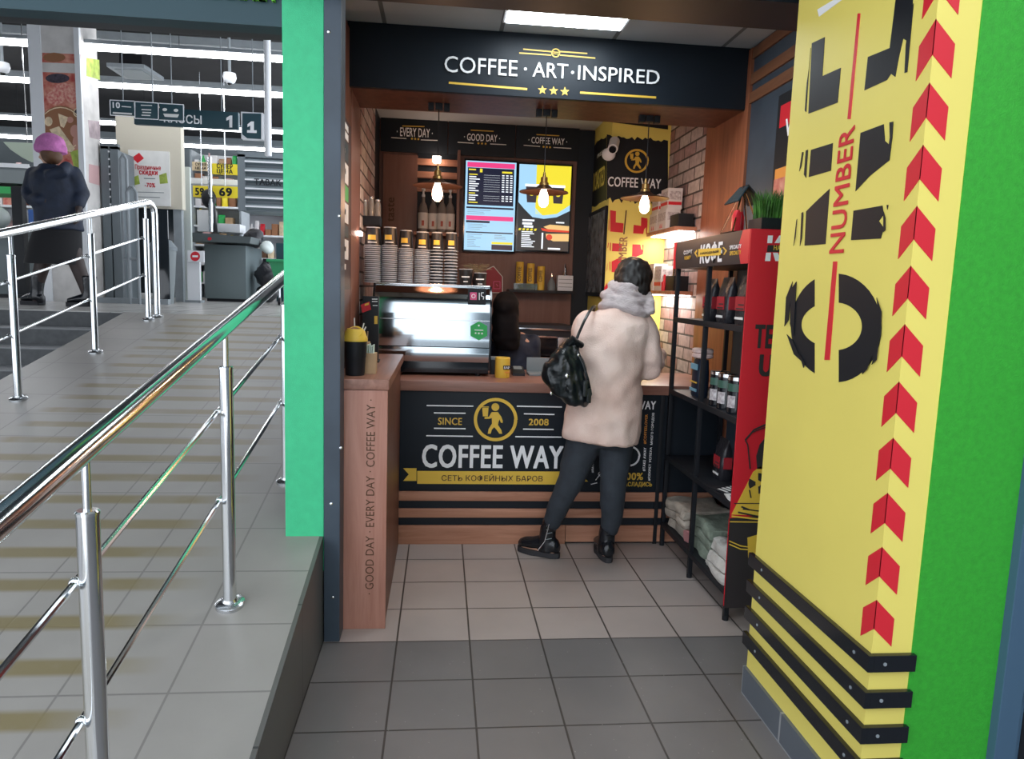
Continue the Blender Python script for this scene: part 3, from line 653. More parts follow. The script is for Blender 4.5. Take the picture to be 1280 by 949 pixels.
part('plinth', MB().box(CL0, .740, FY-.006, FY+.012, 0, zs[5], .002), 'wood_slat', t); part('plinth', MB().box(.743, 1.62, FY-.006, FY+.012, 0.012, zs[5], .002), 'wood_slat', t)
part('edge_strip', MB().box(1.262, 1.285, FY-.008, FY+.012, 0, .885, .002), 'black', t)
part('worktop', MB().box(CL0, 1.63, FY-.02, 4.6, .885, .94, .004), 'wood_top', t)
q = CF2
gfx('white_rule', q, [line(*l, 1.5) for l in ((533.3,507,591.8,507.8),(542.4,516.2,582,516.7),(542.4,535.4,582,536),(532.8,544.7,591,545.5),(646,507.8,702.3,508.8),(654.8,517.2,693,518.2),(653.8,536.4,692,536.9),(644,545.8,702,546.5))], 'white', t)
txt('lettering', 'SINCE', q, (547.5,531), (577.6,522.4), 'gold', t, bold=.02); txt('lettering', '2008', q, (660.6,531.8), (686,523.7), 'gold', t, bold=.03)
gfx('emblem_ring', q, ringpoly(619.4,524.3,27.2,4,48), 'yellow', t); walker(q, 619.2, 524.2, 1.0, t, 'yellow')
txt('lettering', 'COFFEE WAY', q, (527.3,584.8), (704.5,557.3), 'white', t, bold=.028)
gfx('ribbon', q, [[(521.5,588.8),(717,589.6),(717,605.9),(521.5,604.8)], [(504,585.3),(520.6,585.3),(520.6,601.2),(504,601.2),(511,593)], [(718,587),(735,587),(728,594.5),(735,602),(718,602)]], 'yellow', t)
txt('lettering', 'СЕТЬ КОФЕЙНЫХ БАРОВ', q, (551.8,601.3), (678.5,592.8), 'brown_dark', t, bold=.01, off=.003)
txt('lettering', 'COFFEE WAY', q, (756,511), (820,501.5), 'white', t, bold=.03)
for s_, bl, tr, m_ in (('#COFFEELOVER',(804.2,555),(810,518),'orange'),('МНОГО ГОРОДОВ',(812.6,556),(818.5,516),'white'),('#TAKE AWAY',(803,589),(808.3,559.5),'white'),('#СЕКРЕТ УСПЕХА',(809.6,601),(815.2,559),'white'),('#МНОГО КОФЕ',(738.8,591),(744,553),'white'),('#1 COFFEE TEAM',(749.7,585),(755.5,538),'orange')):
    txt('lettering', s_, q, bl, tr, m_, t, rot=90, bold=.03)
txt('lettering', '100%', q, (778,600), (804,591), 'gold', t, bold=.03); txt('lettering', 'НАСЛАДИСЬ', q, (776,609), (815,602.5), 'gold', t, bold=.03)
gfx('doodle', q, ringpoly(787,570,13,2.2,28) + [line(744,600,750,592,1), line(750,592,754,596,1), line(754,596,752,606,1), line(738,605,746,603,1)] + ringpoly(750,592,3,.8,12), 'white', t)

# wing
WX1 = -.212; WT = 1.075
t = thing('side_counter', 'narrow raised wooden side counter with GOOD DAY EVERY DAY lettering up its end', 'counter', (-.35, 3.4, 0))
part('end_panel', MB().box(-.494, WX1-.0, 2.94, 2.962, 0, WT-.045, .002), 'wood_wing', t)
part('cabinet', MB().box(-.494, WX1-.004, 2.962, FY-.02, 0, WT-.045), 'wood_dark', t)
part('worktop', MB().box(-.494, WX1+.006, 2.932, 4.05, WT-.043, WT, .004), 'wood_y', t)
txt('lettering', '· GOOD DAY · EVERY DAY · COFFEE WAY ·', front(2.94), (456.5,743), (469.2,499.5), 'brown_dark', t, rot=90, bold=.004)
# ================================================================ DISPLAY CASE ON THE COUNTER
MY = 4.19
zt_ = atY(545, 357, MY+.1).z; zb_ = atY(545, 462, MY).z
mx0, mx1 = atY(468, 400, MY).x, atY(612, 400, MY).x
t = thing('display_case', 'large curved stainless steel display case on the counter under the cup stacks', 'display case', ((mx0+mx1)/2, MY+.25, ztop))
Zp = lambda y: atY(545, y, MY).z
prof = [(.0, Zp(452)), (-.012, Zp(444)), (-.012, Zp(434))]
prof2 = [(-.013, Zp(433)), (-.016, Zp(420)), (-.015, Zp(410)), (-.011, Zp(400))]
prof3 = [(-.010, Zp(399)), (-.002, Zp(385)), (.022, Zp(370)), (.075, zt_)]
for pr_, nm in ((prof,'lower_panel'),(prof2,'middle_panel'),(prof3,'upper_panel')):
    inn = [(y+.012, z) for y, z in pr_][::-1]
    def sp(pts):  # smooth the profile
        out = []
        for i in range(len(pts)-1):
            p0 = pts[max(i-1,0)]; p1 = pts[i]; p2 = pts[i+1]; p3 = pts[min(i+2,len(pts)-1)]
            for k in range(5):
                s = k/5; out.append(tuple(.5*((2*p1[j])+(-p0[j]+p2[j])*s+(2*p0[j]-5*p1[j]+4*p2[j]-p3[j])*s*s+(-p0[j]+3*p1[j]-3*p2[j]+p3[j])*s**3) for j in (0,1)))
        return out+[pts[-1]]
    a = sp(pr_); b = [(y+.012, z) for y, z in a][::-1]
    mb = MB(); mb.prism([(mx0, MY+y, z) for y, z in a+b], (mx1-mx0, 0, 0)); part(nm, mb, mat('case_steel', (.50,.57,.61), .09, 1), t)
side = [(0,Zp(462)),(-.017,Zp(444)),(-.021,Zp(420)),(-.016,Zp(399)),(-.008,Zp(385)),(.016,Zp(370)),(.07,zt_+.004),(.5,zt_+.004),(.5,Zp(462))]
for x_ in (mx1, mx0-.012): mb = MB(); mb.prism([(x_, MY+y, z) for y, z in side], (.012,0,0)); part('side_panel', mb, 'black_gloss', t)
part('top_panel', MB().box(mx0, mx1, MY+.07, MY+.5, zt_-.01, zt_+.004), 'steel_brushed', t)
part('top_rail', MB().tube((mx0, MY+.072, zt_+.003), (mx1, MY+.072, zt_+.003), .006), 'chrome', t)
part('base', MB().box(mx0, mx1, MY+.005, MY+.5, Zp(466), Zp(452), .004), 'black_gloss', t)
part('back_panel', MB().box(mx0, mx1, MY+.49, MY+.5, Zp(452), zt_-.01), 'black', t)
for x_ in (mx0+.05, mx1-.06):
    for y_ in (MY+.04, MY+.45): part('foot', MB().tube((x_, y_, ztop), (x_, y_, Zp(464)), .014), 'black', t)
part('seam', MB().box(mx0, mx1, MY-.014, MY-.006, Zp(400.2), Zp(399)), 'steel_brushed', t)
DF = front(MY+.0)
st = gfx('sticker', front(MY-.005), [[(585,361),(607.5,361.5),(607.5,380),(585,379.5)]], 'black', t, off=.0); 
pz = front(MY-.005); 
gfx('sticker_emblem', pz, [[(587.5,365.5),(596,365.5),(596,375),(587.5,374.8)]], 'pink', t, off=.002)
gfx('sticker_emblem', pz, ringpoly(591.8,370.2,2.6,.8,14)+[line(599,366,599,375,1),line(601.5,366,604.5,366,1),line(601.5,366,601.5,370,1),line(601.5,370,604.5,371,1),line(604.5,371,604,374.5,1)], 'white', t, off=.0035)
pz = front(MY-.0215); gfx('hexagon_sticker', pz, [[(588.2,407.5),(598.5,401.8),(609,407.5),(609,420),(598.5,425.5),(588.2,420)]], 'sticker_green', t)
gfx('sticker_emblem', pz, [line(593,412.5,604,413,1), star(594.5,416.5,1.6), star(598.5,416.8,1.6), star(602.5,417,1.6), disc(598.5,407,1.2,8)], 'white', t, off=.002)
# side cap left: dark grinder-like box beside the case
t = thing('card_holder', 'black menu holder with a red flag card standing left of the steel display case', 'menu holder', (-.4, 3.55, WT))
a = atY(453, 370, 3.6); b = atY(473, 422, 3.6)
part('holder', MB().box(a.x, b.x, 3.6, 3.63, WT, a.z, .003), 'black', t)
part('base', MB().box(a.x-.005, b.x+.005, 3.57, 3.66, WT, WT+.01, .002), 'black', t)
q = front(3.598)
gfx('red_card', q, [[(451,381),(462,377),(464,387),(453,391)]], 'red', t, off=.002); gfx('menu_text', q, [[(456,380),(461,378.5),(461,381),(456,382.5)], [(468,395),(472,395),(472,405),(468,405)]], 'yellow', t, off=.004)
gfx('menu_text', q, [line(465,374,472,374,1), line(465,377,472,377,1), line(466,382,472,382,.8)], 'white', t)

# ---------------------------------------------------------------- nested paper cups, mouth down
CW = 'cup_white'; mat('cup_white', (.42,.45,.49), .5); mat('cup_black', (.015,.015,.017), .45)
def cup_proto(label, loc, group, R=.046, r=.033, H=.11, logo=True):
    t = thing('paper_cup', label, 'paper cup', loc, group); x, y, z = loc
    part('cup_body', MB().lathe([(R-.002,.0),(R-.0035,.004),(r,H-.003),(r-.003,H-.003),(r-.003,H-.006),(0,H-.006)], loc, 24), 'cup_black', t)
    part('rim', MB().lathe([(R-.004,0),(R-.001,-.001),(R+.001,.002),(R-.001,.005),(R-.004,.005)], loc, 24), CW, t)
    part('base_ring', MB().lathe([(r-.004,H-.006),(r+.0005,H-.006),(r+.0005,H),(r-.004,H)], loc, 24), CW, t)
    if logo:
        rm = R-(R-r)*.55
        def band(w, z0, z1, m, nm, rr=.0012, n=8, a0=-PI/2):
            mb = MB(); pts = []
            ra = lambda zz: (R-.0035)-(R-.0035-r)*(zz-.004)/(H-.007)+rr
            A = [a0 - w/2 + w*k/n for k in range(n+1)]
            lo = [Vector((x+ra(z0)*math.cos(k), y+ra(z0)*math.sin(k), z+z0)) for k in A]; hi = [Vector((x+ra(z1)*math.cos(k), y+ra(z1)*math.sin(k), z+z1)) for k in A]
            v0 = [mb.bm.verts.new(p) for p in lo]; v1 = [mb.bm.verts.new(p) for p in hi]
            for k in range(n): mb.bm.faces.new((v0[k], v0[k+1], v1[k+1], v1[k]))
            part(nm, mb, m, t)
        band(1.0, .036, .064, 'yellow', 'printed_logo', a0=-PI/2+.25*random.uniform(-1,1)); band(1.1, .018, .024, 'paper_white', 'printed_line')
    return t
def rim_cup(label, loc, group, R=.046, r=.040, H=.03):
    t = thing('paper_cup', label, 'paper cup', loc, group)
    part('cup_body', MB().lathe([(R-.003,.0),(R-.0045,.004),(r,H),(r-.003,H)], loc, 24), 'cup_grey' , t)
    part('rim', MB().lathe([(R-.005,-.001),(R-.001,-.0015),(R+.001,.002),(R-.001,.0055),(R-.005,.0055)], loc, 24), CW, t)
    return t
mat('cup_grey', (.03,.032,.038), .5)
CUPY = MY+.22; ctz = zt_+.006
names = ['first stack from the left', 'second stack from the left', 'third stack from the left', 'fourth stack from the left', 'fifth stack from the left', 'rightmost stack of six']
proto = None
for i, (px_, top, wpx, n, sp_) in enumerate(((466,284,22,18,.0115),(487,284,20,18,.0115),(507,288,19,19,.0115),(527.5,290,19.5,18,.0115),(545.5,290.5,17,11,.0205),(563.5,291,17,11,.0200))):
    x_ = atY(px_, 330, CUPY).x; R = wpx*CUPY/FPX/2; ztp = atY(px_, top, CUPY).z
    H = .112; zt0 = ztp-H; n_ = n; s_ = (zt0-ctz)/n_
    lab = 'black paper cup with yellow logo topping the %s' % names[i]
    cup_proto(lab, (x_, CUPY, zt0), 'top cups of the six stacks', R, R*.76, H)
    lowlab = 'nested upside down paper cups showing only white rims, %s' % names[i]
    lowlab = 'upside down white rimmed paper cup nested inside the %s' % names[i]
    pr0 = None
    for k in range(n_):
        loc = (x_+random.uniform(-.0008,.0008), CUPY, ctz+s_*k)
        if pr0 is None: pr0 = rim_cup(lowlab, loc, 'nested cups of the '+names[i], R, R*.86, min(s_*1.6,.03))
        else: dup(pr0, loc)
# two loose black cups
for px_, top, bot, lab in ((582,336,356,'straight standing black paper cup right of the cup stacks, nearer them'), (600,341,357,'tilted black paper cup with crushed white rim, last on the display case')):
    b_ = atY(px_, bot, MY+.2); R = (17 if px_ < 590 else 16)*(MY+.2)/FPX/2; H = (bot-top)*(MY+.2)/FPX
    t = thing('paper_cup', lab, 'paper cup', (b_.x, MY+.2, ctz-.002))
    part('cup_body', MB().lathe([(0,0),(R*.82,0),(R,H),(R-.002,H),(R*.8,.004),(0,.004)], (b_.x, MY+.2, ctz-.002), 24), 'cup_black', t)
    part('rim', MB().lathe([(R-.001,H-.002),(R+.002,H),(R,H+.003),(R-.003,H)], (b_.x, MY+.2, ctz-.002), 24), CW, t)
    q = front(MY+.2-R); gfx('printed_line', q, [line(px_-5,(top+bot)/2,px_+5,(top+bot)/2+.3,1.6), line(px_-3,(top+bot)/2+6,px_+3,(top+bot)/2+6.2,1)], 'paper_white', t)
# dry grass bundle in a vase on the case top
vx = atY(597, 340, MY+.4).x
t = thing('dried_grass', 'dried grass bundle in a small dark vase behind the black cups', 'dried plant', (vx, MY+.4, ctz-.002))
part('vase', MB().lathe([(0,0),(.025,0),(.035,.03),(.03,.06),(.018,.075),(.016,.075),(.014,.05),(0,.05)], (vx, MY+.4, ctz-.002), 18), 'black_gloss', t)
mb = MB()
for k in range(90):
    a = random.uniform(0,2*PI); l = random.uniform(.05,.10); sp_ = random.uniform(.01,.075)
    p0 = Vector((vx, MY+.4, ctz+.06)); p1 = p0+Vector((math.cos(a)*sp_*.5, math.sin(a)*sp_*.3, l*.7)); p2 = p0+Vector((math.cos(a)*sp_*1.3, math.sin(a)*sp_*.7, l*.8))
    mb.path([p0,p1,p2], [.0012,.0012,.002], 4)
o = part('stems', mb, 'dry_grass', t); o['kind'] = 'stuff'
# red house shaped sign on the back wall
q = front(BK-.025)
t = thing('wall_sign', 'red house shaped sign with white outline on the back wall, left of the yellow cans', 'sign', tuple(atY(618, 365, BK-.02)))
hs = [(608,337),(617,333),(628,346),(628,366),(608,366)]
mb = MB(); mb.prism([q.P(*q.px(*p)) for p in hs], (0,.02,0)); part('board', mb, mat('sign_red',(.35,.02,.04),.5), t, smooth=False)
gfx('outline', q, [line(*hs[i], *hs[(i+1)%5], 1.0) for i in range(4)], 'paper_white', t); gfx('emblem', q, [line(617,352,625,352,1), line(617,352,617,361,1), line(617,361,625,361,1), line(625,352,625,361,1), line(620,355,622.5,358,1)], 'pink', t)

# yellow tumbler and small things on the counter
b_ = atZ(628.5, 473, ztop); R = 19*b_.y/FPX/2; H = 26*b_.y/FPX
t = thing('tumbler', 'yellow tumbler with a small black label on the counter right of the display case', 'cup', (b_.x, b_.y+R, ztop)); c = (b_.x, b_.y+R, ztop)
part('tumbler_body', MB().lathe([(0,0),(R*.94,0),(R,.006),(R,H-.004),(R-.003,H),(R-.006,H),(R-.006,.01),(0,.01)], c, 28), 'yellow', t)
q = front(b_.y-.0005); gfx('black_label', q, [[(629,457),(638,457),(638,462),(629,462)]], 'black', t, off=.003); txt('lettering', 'БАР', q, (630,461), (637,458), 'white', t, off=.0055)
gfx('printed_line', q, [line(631,465.5,637,465.6,1.5)], 'orange', t)
t = thing('card_terminal', 'black card payment terminal lying beside the yellow tumbler', 'card terminal', (.43, 4.18, ztop))
a = atZ(641, 470, ztop)
mb = MB(); mb.prism([(a.x, a.y, ztop), (a.x, a.y, ztop+.018), (a.x, a.y+.14, ztop+.045), (a.x, a.y+.14, ztop)], (.075,0,0)); part('terminal_body', mb, 'dark_metal', t)
mb = MB(); mb.prism([(a.x+.012, a.y+.07, ztop+.033), (a.x+.012, a.y+.13, ztop+.0445), (a.x+.063, a.y+.13, ztop+.0445), (a.x+.063, a.y+.07, ztop+.033)], (0,0,.002)); part('terminal_screen', mb, 'grey_plastic', t)
t = single('money_tray', MB().box(a.x+.10, a.x+.24, a.y+.02, a.y+.16, ztop, ztop+.012, .004).box(a.x+.10, a.x+.24, a.y+.15, a.y+.16, ztop+.008, ztop+.10, .002), 'grey_plastic', 'grey plastic coin tray on the counter beside the backpack', 'tray')
t = thing('phone_stand', 'small black box with clear top behind the yellow tumbler', 'box', (.33, 4.3, ztop))
a = atY(613, 470, 4.3); part('box', MB().box(a.x, a.x+.09, 4.3, 4.38, ztop, ztop+.09, .004), 'black', t); part('lid', MB().box(a.x, a.x+.09, 4.3, 4.38, ztop+.09, ztop+.105, .003), 'grey_plastic', t)
t['label'] = 'small black box with a grey lid tucked behind the yellow tumbler'; t.name = 'small_box'

# wing items
b_ = atZ(443, 469.5, WT); c = (b_.x+.0, b_.y+.02, WT); R = 29*c[1]/FPX/2; H = 44*c[1]/FPX
t = thing('waste_cup', 'black ribbed waste cup with yellow swing lid and straws on the side counter', 'waste bin', c)
part('cup_body', MB().lathe([(0,0),(R*.78,0),(R*.82,.01),(R*.9,H*.5),(R*.93,H*.52),(R*.93,H*.6),(R*.95,H*.62),(R,H),(R-.004,H),(R*.75,.01),(0,.01)], c, 32), 'black', t)
lid = part('lid', MB().lathe([(R+.002,H-.006),(R+.003,H+.004),(R*.93,H+.018),(R*.84,H+.034),(R*.68,H+.046),(R*.6,H+.045),(R*.74,H+.035),(R*.86,H+.018),(R*.9,H+.0)], c, 32), 'yellow', t)
mb = MB(); mb.loft([ring(Vector(c)+Vector((.003,-R*.42,H+.030)), R*.52, (0.15,-.7,.7), 24), ring(Vector(c)+Vector((.003,-R*.46,H+.0345)), R*.52, (0.15,-.7,.7), 24)]); part('lid_opening', mb, 'food_wood', t)
mb = MB().path([Vector(c)+Vector((.003,-R*.45,H+.033))+Vector((math.cos(a_)*R*.58, math.sin(a_)*R*.58*.7, math.sin(a_)*R*.58*.7)) for a_ in [2*PI*k/24 for k in range(25)]], .004, 8); part('lid_collar', mb, 'yellow', t)
for k, (dx, dy, l) in enumerate(((.028,.0,.07),(.034,-.004,.055),(-.005,.02,.09))):
    part('straw', MB().tube((c[0]+dx*.6, c[1]+dy, WT+H), (c[0]+dx*1.3, c[1]+dy, WT+H+l), .0028, 8), 'paper_white', t)
b_ = atZ(462, 468, WT); c = (b_.x, b_.y+.04, WT); w_ = 15*b_.y/FPX/2
t = thing('kraft_box', 'small brown kraft box holding napkins beside the black waste cup', 'box', c)
H = 26*b_.y/FPX
part('box', MB().box(c[0]-w_, c[0]+w_, c[1]-.03, c[1]+.03, WT, WT+H, .003), 'kraft', t)
mb = MB()
for k in range(5): mb.box(c[0]-w_+.004+k*.008, c[0]-w_+.009+k*.008, c[1]-.026, c[1]+.026, WT+H, WT+H+.03+.004*(k%3))
part('napkins', mb, mat('napkin_green', (.55,.66,.58), .8), t)
b_ = atZ(463, 452, WT); c = (b_.x+.01, 3.25, WT)
t = thing('kraft_bag', 'small crumpled kraft paper bag behind the kraft box', 'paper bag', c)
part('bag', MB().loft([hring((c[0],c[1],WT+z), rx, ry, 12, sq=3) for z, rx, ry in ((0,.028,.02),(.05,.032,.022),(.10,.03,.02),(.13,.024,.010))]), 'kraft', t)
part('sticks', MB().tube((c[0]-.01,c[1],WT+.1),(c[0]-.014,c[1],WT+.18),.003).tube((c[0]+.008,c[1],WT+.1),(c[0]+.013,c[1],WT+.175),.003), 'kraft', t)
def grass_planter(name, label, x0, x1, y0, y1, z, hb, hg, n, m='black'):
    t = thing(name, label, 'plant', ((x0+x1)/2, (y0+y1)/2, z))
    part('planter', MB().box(x0, x1, y0, y1, z, z+hb, .004), m, t)
    mb = MB()
    for k in range(n):
        x = random.uniform(x0+.01, x1-.01); y = random.uniform(y0+.01, y1-.01); h = hg*random.uniform(.6,1.1); dx, dy = random.uniform(-.3,.3)*hg, random.uniform(-.3,.3)*hg
        w = .0022; a = random.uniform(0, PI); ux, uy = math.cos(a)*w, math.sin(a)*w
        p = [(x, y, z+hb*.8), (x+dx*.3, y+dy*.3, z+hb+h*.6), (x+dx, y+dy, z+hb+h)]
        v = [mb.bm.verts.new((p[0][0]-ux,p[0][1]-uy,p[0][2])), mb.bm.verts.new((p[0][0]+ux,p[0][1]+uy,p[0][2])), mb.bm.verts.new((p[1][0]+ux,p[1][1]+uy,p[1][2])), mb.bm.verts.new((p[1][0]-ux,p[1][1]-uy,p[1][2])), mb.bm.verts.new(p[2])]
        mb.bm.faces.new((v[0],v[1],v[2],v[3])); mb.bm.faces.new((v[3],v[2],v[4]))
    o = part('grass', mb, 'grass', t); o['kind'] = 'stuff'; return t
c = atY(436, 430, 3.4); grass_planter('grass_pot', 'small pot of green grass behind the waste cup on the side counter', -.49, -.43, 3.3, 3.42, WT, .03, .14, 90)
# glass jars on black wall box, left brick wall
a = atY(447, 270, 4.6); b = atY(476, 283, 4.6)
t = single('wall_box', MB().box(-.491, b.x, 4.55, 4.68, b.z, a.z, .004), 'black', 'black box shelf on the left brick wall carrying glass jars', 'shelf')
for k, (px_, yb_, h) in enumerate(((456,270,.10),(464,270,.12),(472,270,.105))):
    p = atY(px_, yb_, 4.61); c = (p.x, 4.61, a.z)
    t = thing('glass_jar', ('left','middle','right')[k]+' glass jar of three on the black box shelf above the cup stacks', 'jar', c, 'glass jars on the wall box')
    part('jar', MB().lathe([(0,0),(.018,0),(.020,.01),(.020,h*.7),(.014,h*.85),(.014,h*.9),(.012,h*.9),(.012,h*.84),(.018,h*.7),(.018,.01),(0,.008)], c, 16), mat('jar_glass', (.55,.52,.48), .08, trans=.6), t)
    part('lid', MB().lathe([(0,h*.9),(.016,h*.9),(.016,h),(0,h)], c, 16), 'steel_brushed', t)
mat('led_warm', (1,.9,.85), .4, emit=(1,.78,.68), es=9)
a = atX(450, 292, -.48); t = single('wall_light', MB().box(-.491, -.47, a.y-.05, a.y+.05, a.z-.012, a.z+.012, .004), 'led_warm', 'small warm glowing light on the left brick wall under the black box', 'lamp')
# poster strip on the left wall
LP_ = leftw(-.495)
t = thing('notice_board', 'narrow notice board with white and green stickers on the left wall beside the door post', 'notice board', tuple(atX(431, 362, -.495)))
y0_, y1_ = LP_.px(425, 300)[0], LP_.px(436.5, 300)[0]
zt2, zb2 = LP_.px(432, 150)[1], LP_.px(432, 362)[1]
part('board', MB().box(-.4965, -.488, y0_, y1_, zb2, zt2), mat('board_brown', (.06,.035,.035), .5), t)
q = leftw(-.487)
def lq(ya, yb, m, nm='sticker', x0=426.5, x1=435.2): 
    za, zb = q.px(431, ya)[1], q.px(431, yb)[1]; a0, a1 = q.px(x0, ya)[0], q.px(x1, ya)[0]
    mb = MB(); mb.prism([q.P(a0,zb), q.P(a1,zb), q.P(a1,za), q.P(a0,za)], (.0015,0,0)); part(nm, mb, m, t, smooth=False)
lq(152,160,'paper_white'); lq(163,172,'paper_white'); lq(175,200,'sign_teal'); lq(203,228,'paper_white'); lq(231,250,'sticker_green'); lq(253,278,'paper_white'); lq(281,296,'sign_teal'); lq(299,324,'paper_white'); lq(330,337,'paper_white', x0=428.5, x1=432)
lq(185,191,'paper_white', 'mark', 429, 431.5); lq(210,217,'grey_plastic','mark',428.5,432); lq(261,268,'grey_plastic','mark',428.5,432); lq(308,314,'grey_plastic','mark',428.5,432)

# ================================================================ BACK SHELF AND COUNTER
SY = BK-.2; zsh = atY(680, 363, SY).z
x0_, x1_ = atY(636, 363, SY).x, atY(717, 363, SY).x
t = single('wall_shelf', MB().box(x0_, x1_, SY, BK-.002, zsh-.022, zsh, .002), 'black', 'narrow black shelf with yellow cans on the back wall under the screens', 'shelf')
for k, px_ in enumerate((649, 662.5, 675.5)):
    top = (328.5,330,333)[k]; p = atY(px_, 362, SY+.07); R = 9.6*p.y/FPX/2; H = (362.5-top)*p.y/FPX; c = (p.x, p.y, zsh)
    t = thing('yellow_can', ('left','middle','shorter right')[k]+' yellow printed can on the back wall shelf', 'can', c, 'yellow cans on the back shelf')
    part('can_body', MB().lathe([(0,0),(R,0),(R,H-.004),(R-.003,H),(0,H)], c, 20), 'yellow', t)
    txt('lettering', 'COFFEE', front(p.y-R-.001), (px_-2.6, 352), (px_+2.6, top+5), 'brown_dark', t, rot=90, bold=.02)
p = atY(664, 362, SY+.01)
t = single('glass_tray', MB().box(atY(642,362,SY).x, atY(672,362,SY).x, SY+.01, SY+.03, zsh, zsh+.05, .004), mat('clear_plastic', (.35,.5,.52), .1, trans=.7), 'clear plastic tray in front of the yellow cans', 'tray')
p = atY(689, 362, SY+.06); c = (p.x, p.y, zsh)
t = thing('pump_bottle', 'dark pump bottle with silver spout on the back wall shelf', 'bottle', c)
part('bottle_body', MB().lathe([(0,0),(.032,0),(.034,.01),(.032,.05),(.02,.08),(.010,.09),(.009,.11),(0,.11)], c, 18), 'grey_plastic', t)
part('spout', MB().lathe([(0,.11),(.008,.11),(.006,.135),(.003,.15),(0,.155)], c, 10), 'steel', t)
a = atY(697.5, 344, SY+.03); b = atY(716, 363, SY+.03)
t = thing('napkin_holder', 'white napkin dispenser with pointed silver top at the right end of the back shelf', 'napkin holder', (a.x, SY+.03, zsh))
part('holder', MB().box(a.x, b.x, SY+.03, SY+.12, zsh, a.z, .008), 'white_plastic', t)
for k in range(3): part('groove', MB().box(a.x+.008, b.x-.008, SY+.0285, SY+.03, zsh+.03+.03*k, zsh+.034+.03*k), 'grey_plastic', t)
pc = ((a.x+b.x)/2, SY+.075, a.z); part('spout', MB().lathe([(0,0),(.018,0),(.014,.02),(.012,.05),(.004,.09),(0,.095)], pc, 14), 'steel', t)
BCY = 5.15; zbc = atY(680, 448, BCY).z
t = thing('back_counter', 'low brown back counter under the wall shelf', 'counter', (.6, 5.5, 0))
part('cabinet', MB().box(-.1, 1.2, BCY+.02, BK-.01, 0, zbc-.035), 'black_panel', t); part('worktop', MB().box(-.1, 1.2, BCY, BK-.002, zbc-.035, zbc, .003), 'wood_top', t)
a = atY(641, 406, BCY+.06); b = atY(716, 445, BCY+.06)
t = thing('contact_grill', 'low dark stainless oven with glass front on the back counter', 'oven', ((a.x+b.x)/2, BCY+.2, zbc)); t.name = 'counter_oven'
part('oven_body', MB().box(a.x, b.x, BCY+.07, BCY+.5, zbc+.012, a.z, .006), 'dark_metal', t)
part('glass_front', MB().box(a.x+.02, b.x-.13, BCY+.062, BCY+.07, zbc+.03, zbc+.14, .002), 'black_gloss', t)
part('top_trim', MB().box(a.x, b.x, BCY+.055, BCY+.07, a.z-.035, a.z-.02, .002), 'steel', t); part('door_trim', MB().box(a.x, b.x-.12, BCY+.052, BCY+.066, zbc+.145, zbc+.16, .002), 'steel', t)
part('control_panel', MB().box(b.x-.115, b.x-.01, BCY+.06, BCY+.07, zbc+.02, zbc+.15, .002), 'steel_brushed', t)
for k in range(2): part('knob', MB().tube((b.x-.06, BCY+.045, zbc+.05+.06*k), (b.x-.06, BCY+.06, zbc+.05+.06*k), .014), 'black', t)
for x_ in (a.x+.04, b.x-.04): part('foot', MB().tube((x_, BCY+.15, zbc), (x_, BCY+.15, zbc+.014), .012), 'black', t)

# ================================================================ CORNER SHELVES WITH GIFT SETS (right wall)
def wshelf(label, z, y0, y1, x0):
    t = thing('gift_shelf', label, 'shelf', (1.63, (y0+y1)/2, z))
    part('board', MB().box(x0, 1.639, y0, y1, z-.025, z, .002), 'wood_slat', t)
    part('light_strip', MB().box(x0+.03, 1.63, y0+.02, y1-.02, z-.033, z-.026), 'led_strip', t)
    return t
mat('led_strip', (1,1,1), .4, emit=(1,.93,.88), es=9)
mat('gift_white', (.72,.70,.70), .6); mat('gift_print', (.35,.30,.32), .6, var=1, col2=(.75,.72,.72), scale=60)
z1 = atX(845, 287, 1.58).z; 
ya, yb = 4.60, 5.24; xs = 1.49
wshelf('upper lit shelf of gift boxes on the right brick wall', z1, ya, yb, xs)
z2 = atY(840, 364, 4.95).z
wshelf('lower lit shelf of gift packs on the right brick wall', z2, ya, yb, xs)
def gift(label, x, y0, y1, z, h, d=.10, red=False, name='gift_box', m='gift_white', group=None):
    t = thing(name, label, 'gift box', (x+d/2, (y0+y1)/2, z), group)
    part('box', MB().box(x, x+d, y0, y1, z, z+h, .002), m, t)
    g = Plane((x,0,0), (0,-1,0), (-1,0,0), 0); gy = Plane((0,y0,0), (1,0,0), (0,-1,0), 1)
    def rr(pl, a0, a1, b0, b1, mm, nm):
        mb = MB(); mb.prism([pl.P(a0,b0), pl.P(a1,b0), pl.P(a1,b1), pl.P(a0,b1)], pl.n*.001); part(nm, mb, mm, t, smooth=False)
    if m == 'gift_white':
        rr(g, -y1+.01, -y0-.01, z+h*.45, z+h*.85, 'gift_print', 'printed_pattern'); rr(gy, x+.01, x+d-.01, z+h*.45, z+h*.85, 'gift_print', 'printed_pattern')
        if red: rr(g, -y1+.004, -y0-.004, z+h*.2, z+h*.35, 'pillar_red', 'red_band'); rr(gy, x+.004, x+d-.004, z+h*.2, z+h*.35, 'pillar_red', 'red_band')
        else:
            mb = MB(); yc = (y0+y1)/2
            for dy in (-.02, .015): mb.prism([(x,yc+dy,z+h*.1),(x,yc+dy+.02,z+h*.1),(x,yc+dy+.01,z+h*.32)], (-.0015,0,0))
            part('red_mark', mb, 'pillar_red', t, smooth=False)
    return t
G = 'gift boxes on the upper lit shelf'
gift('white printed gift box at the far end of the upper shelf', 1.50, 5.03, 5.22, z1, .13, group=G); gift('white printed gift box in the middle of the upper shelf', 1.50, 4.83, 5.02, z1, .135, group=G)
gift('small black box at the near end of the upper lit shelf', 1.52, 4.62, 4.80, z1, .085, m='black', name='black_box')
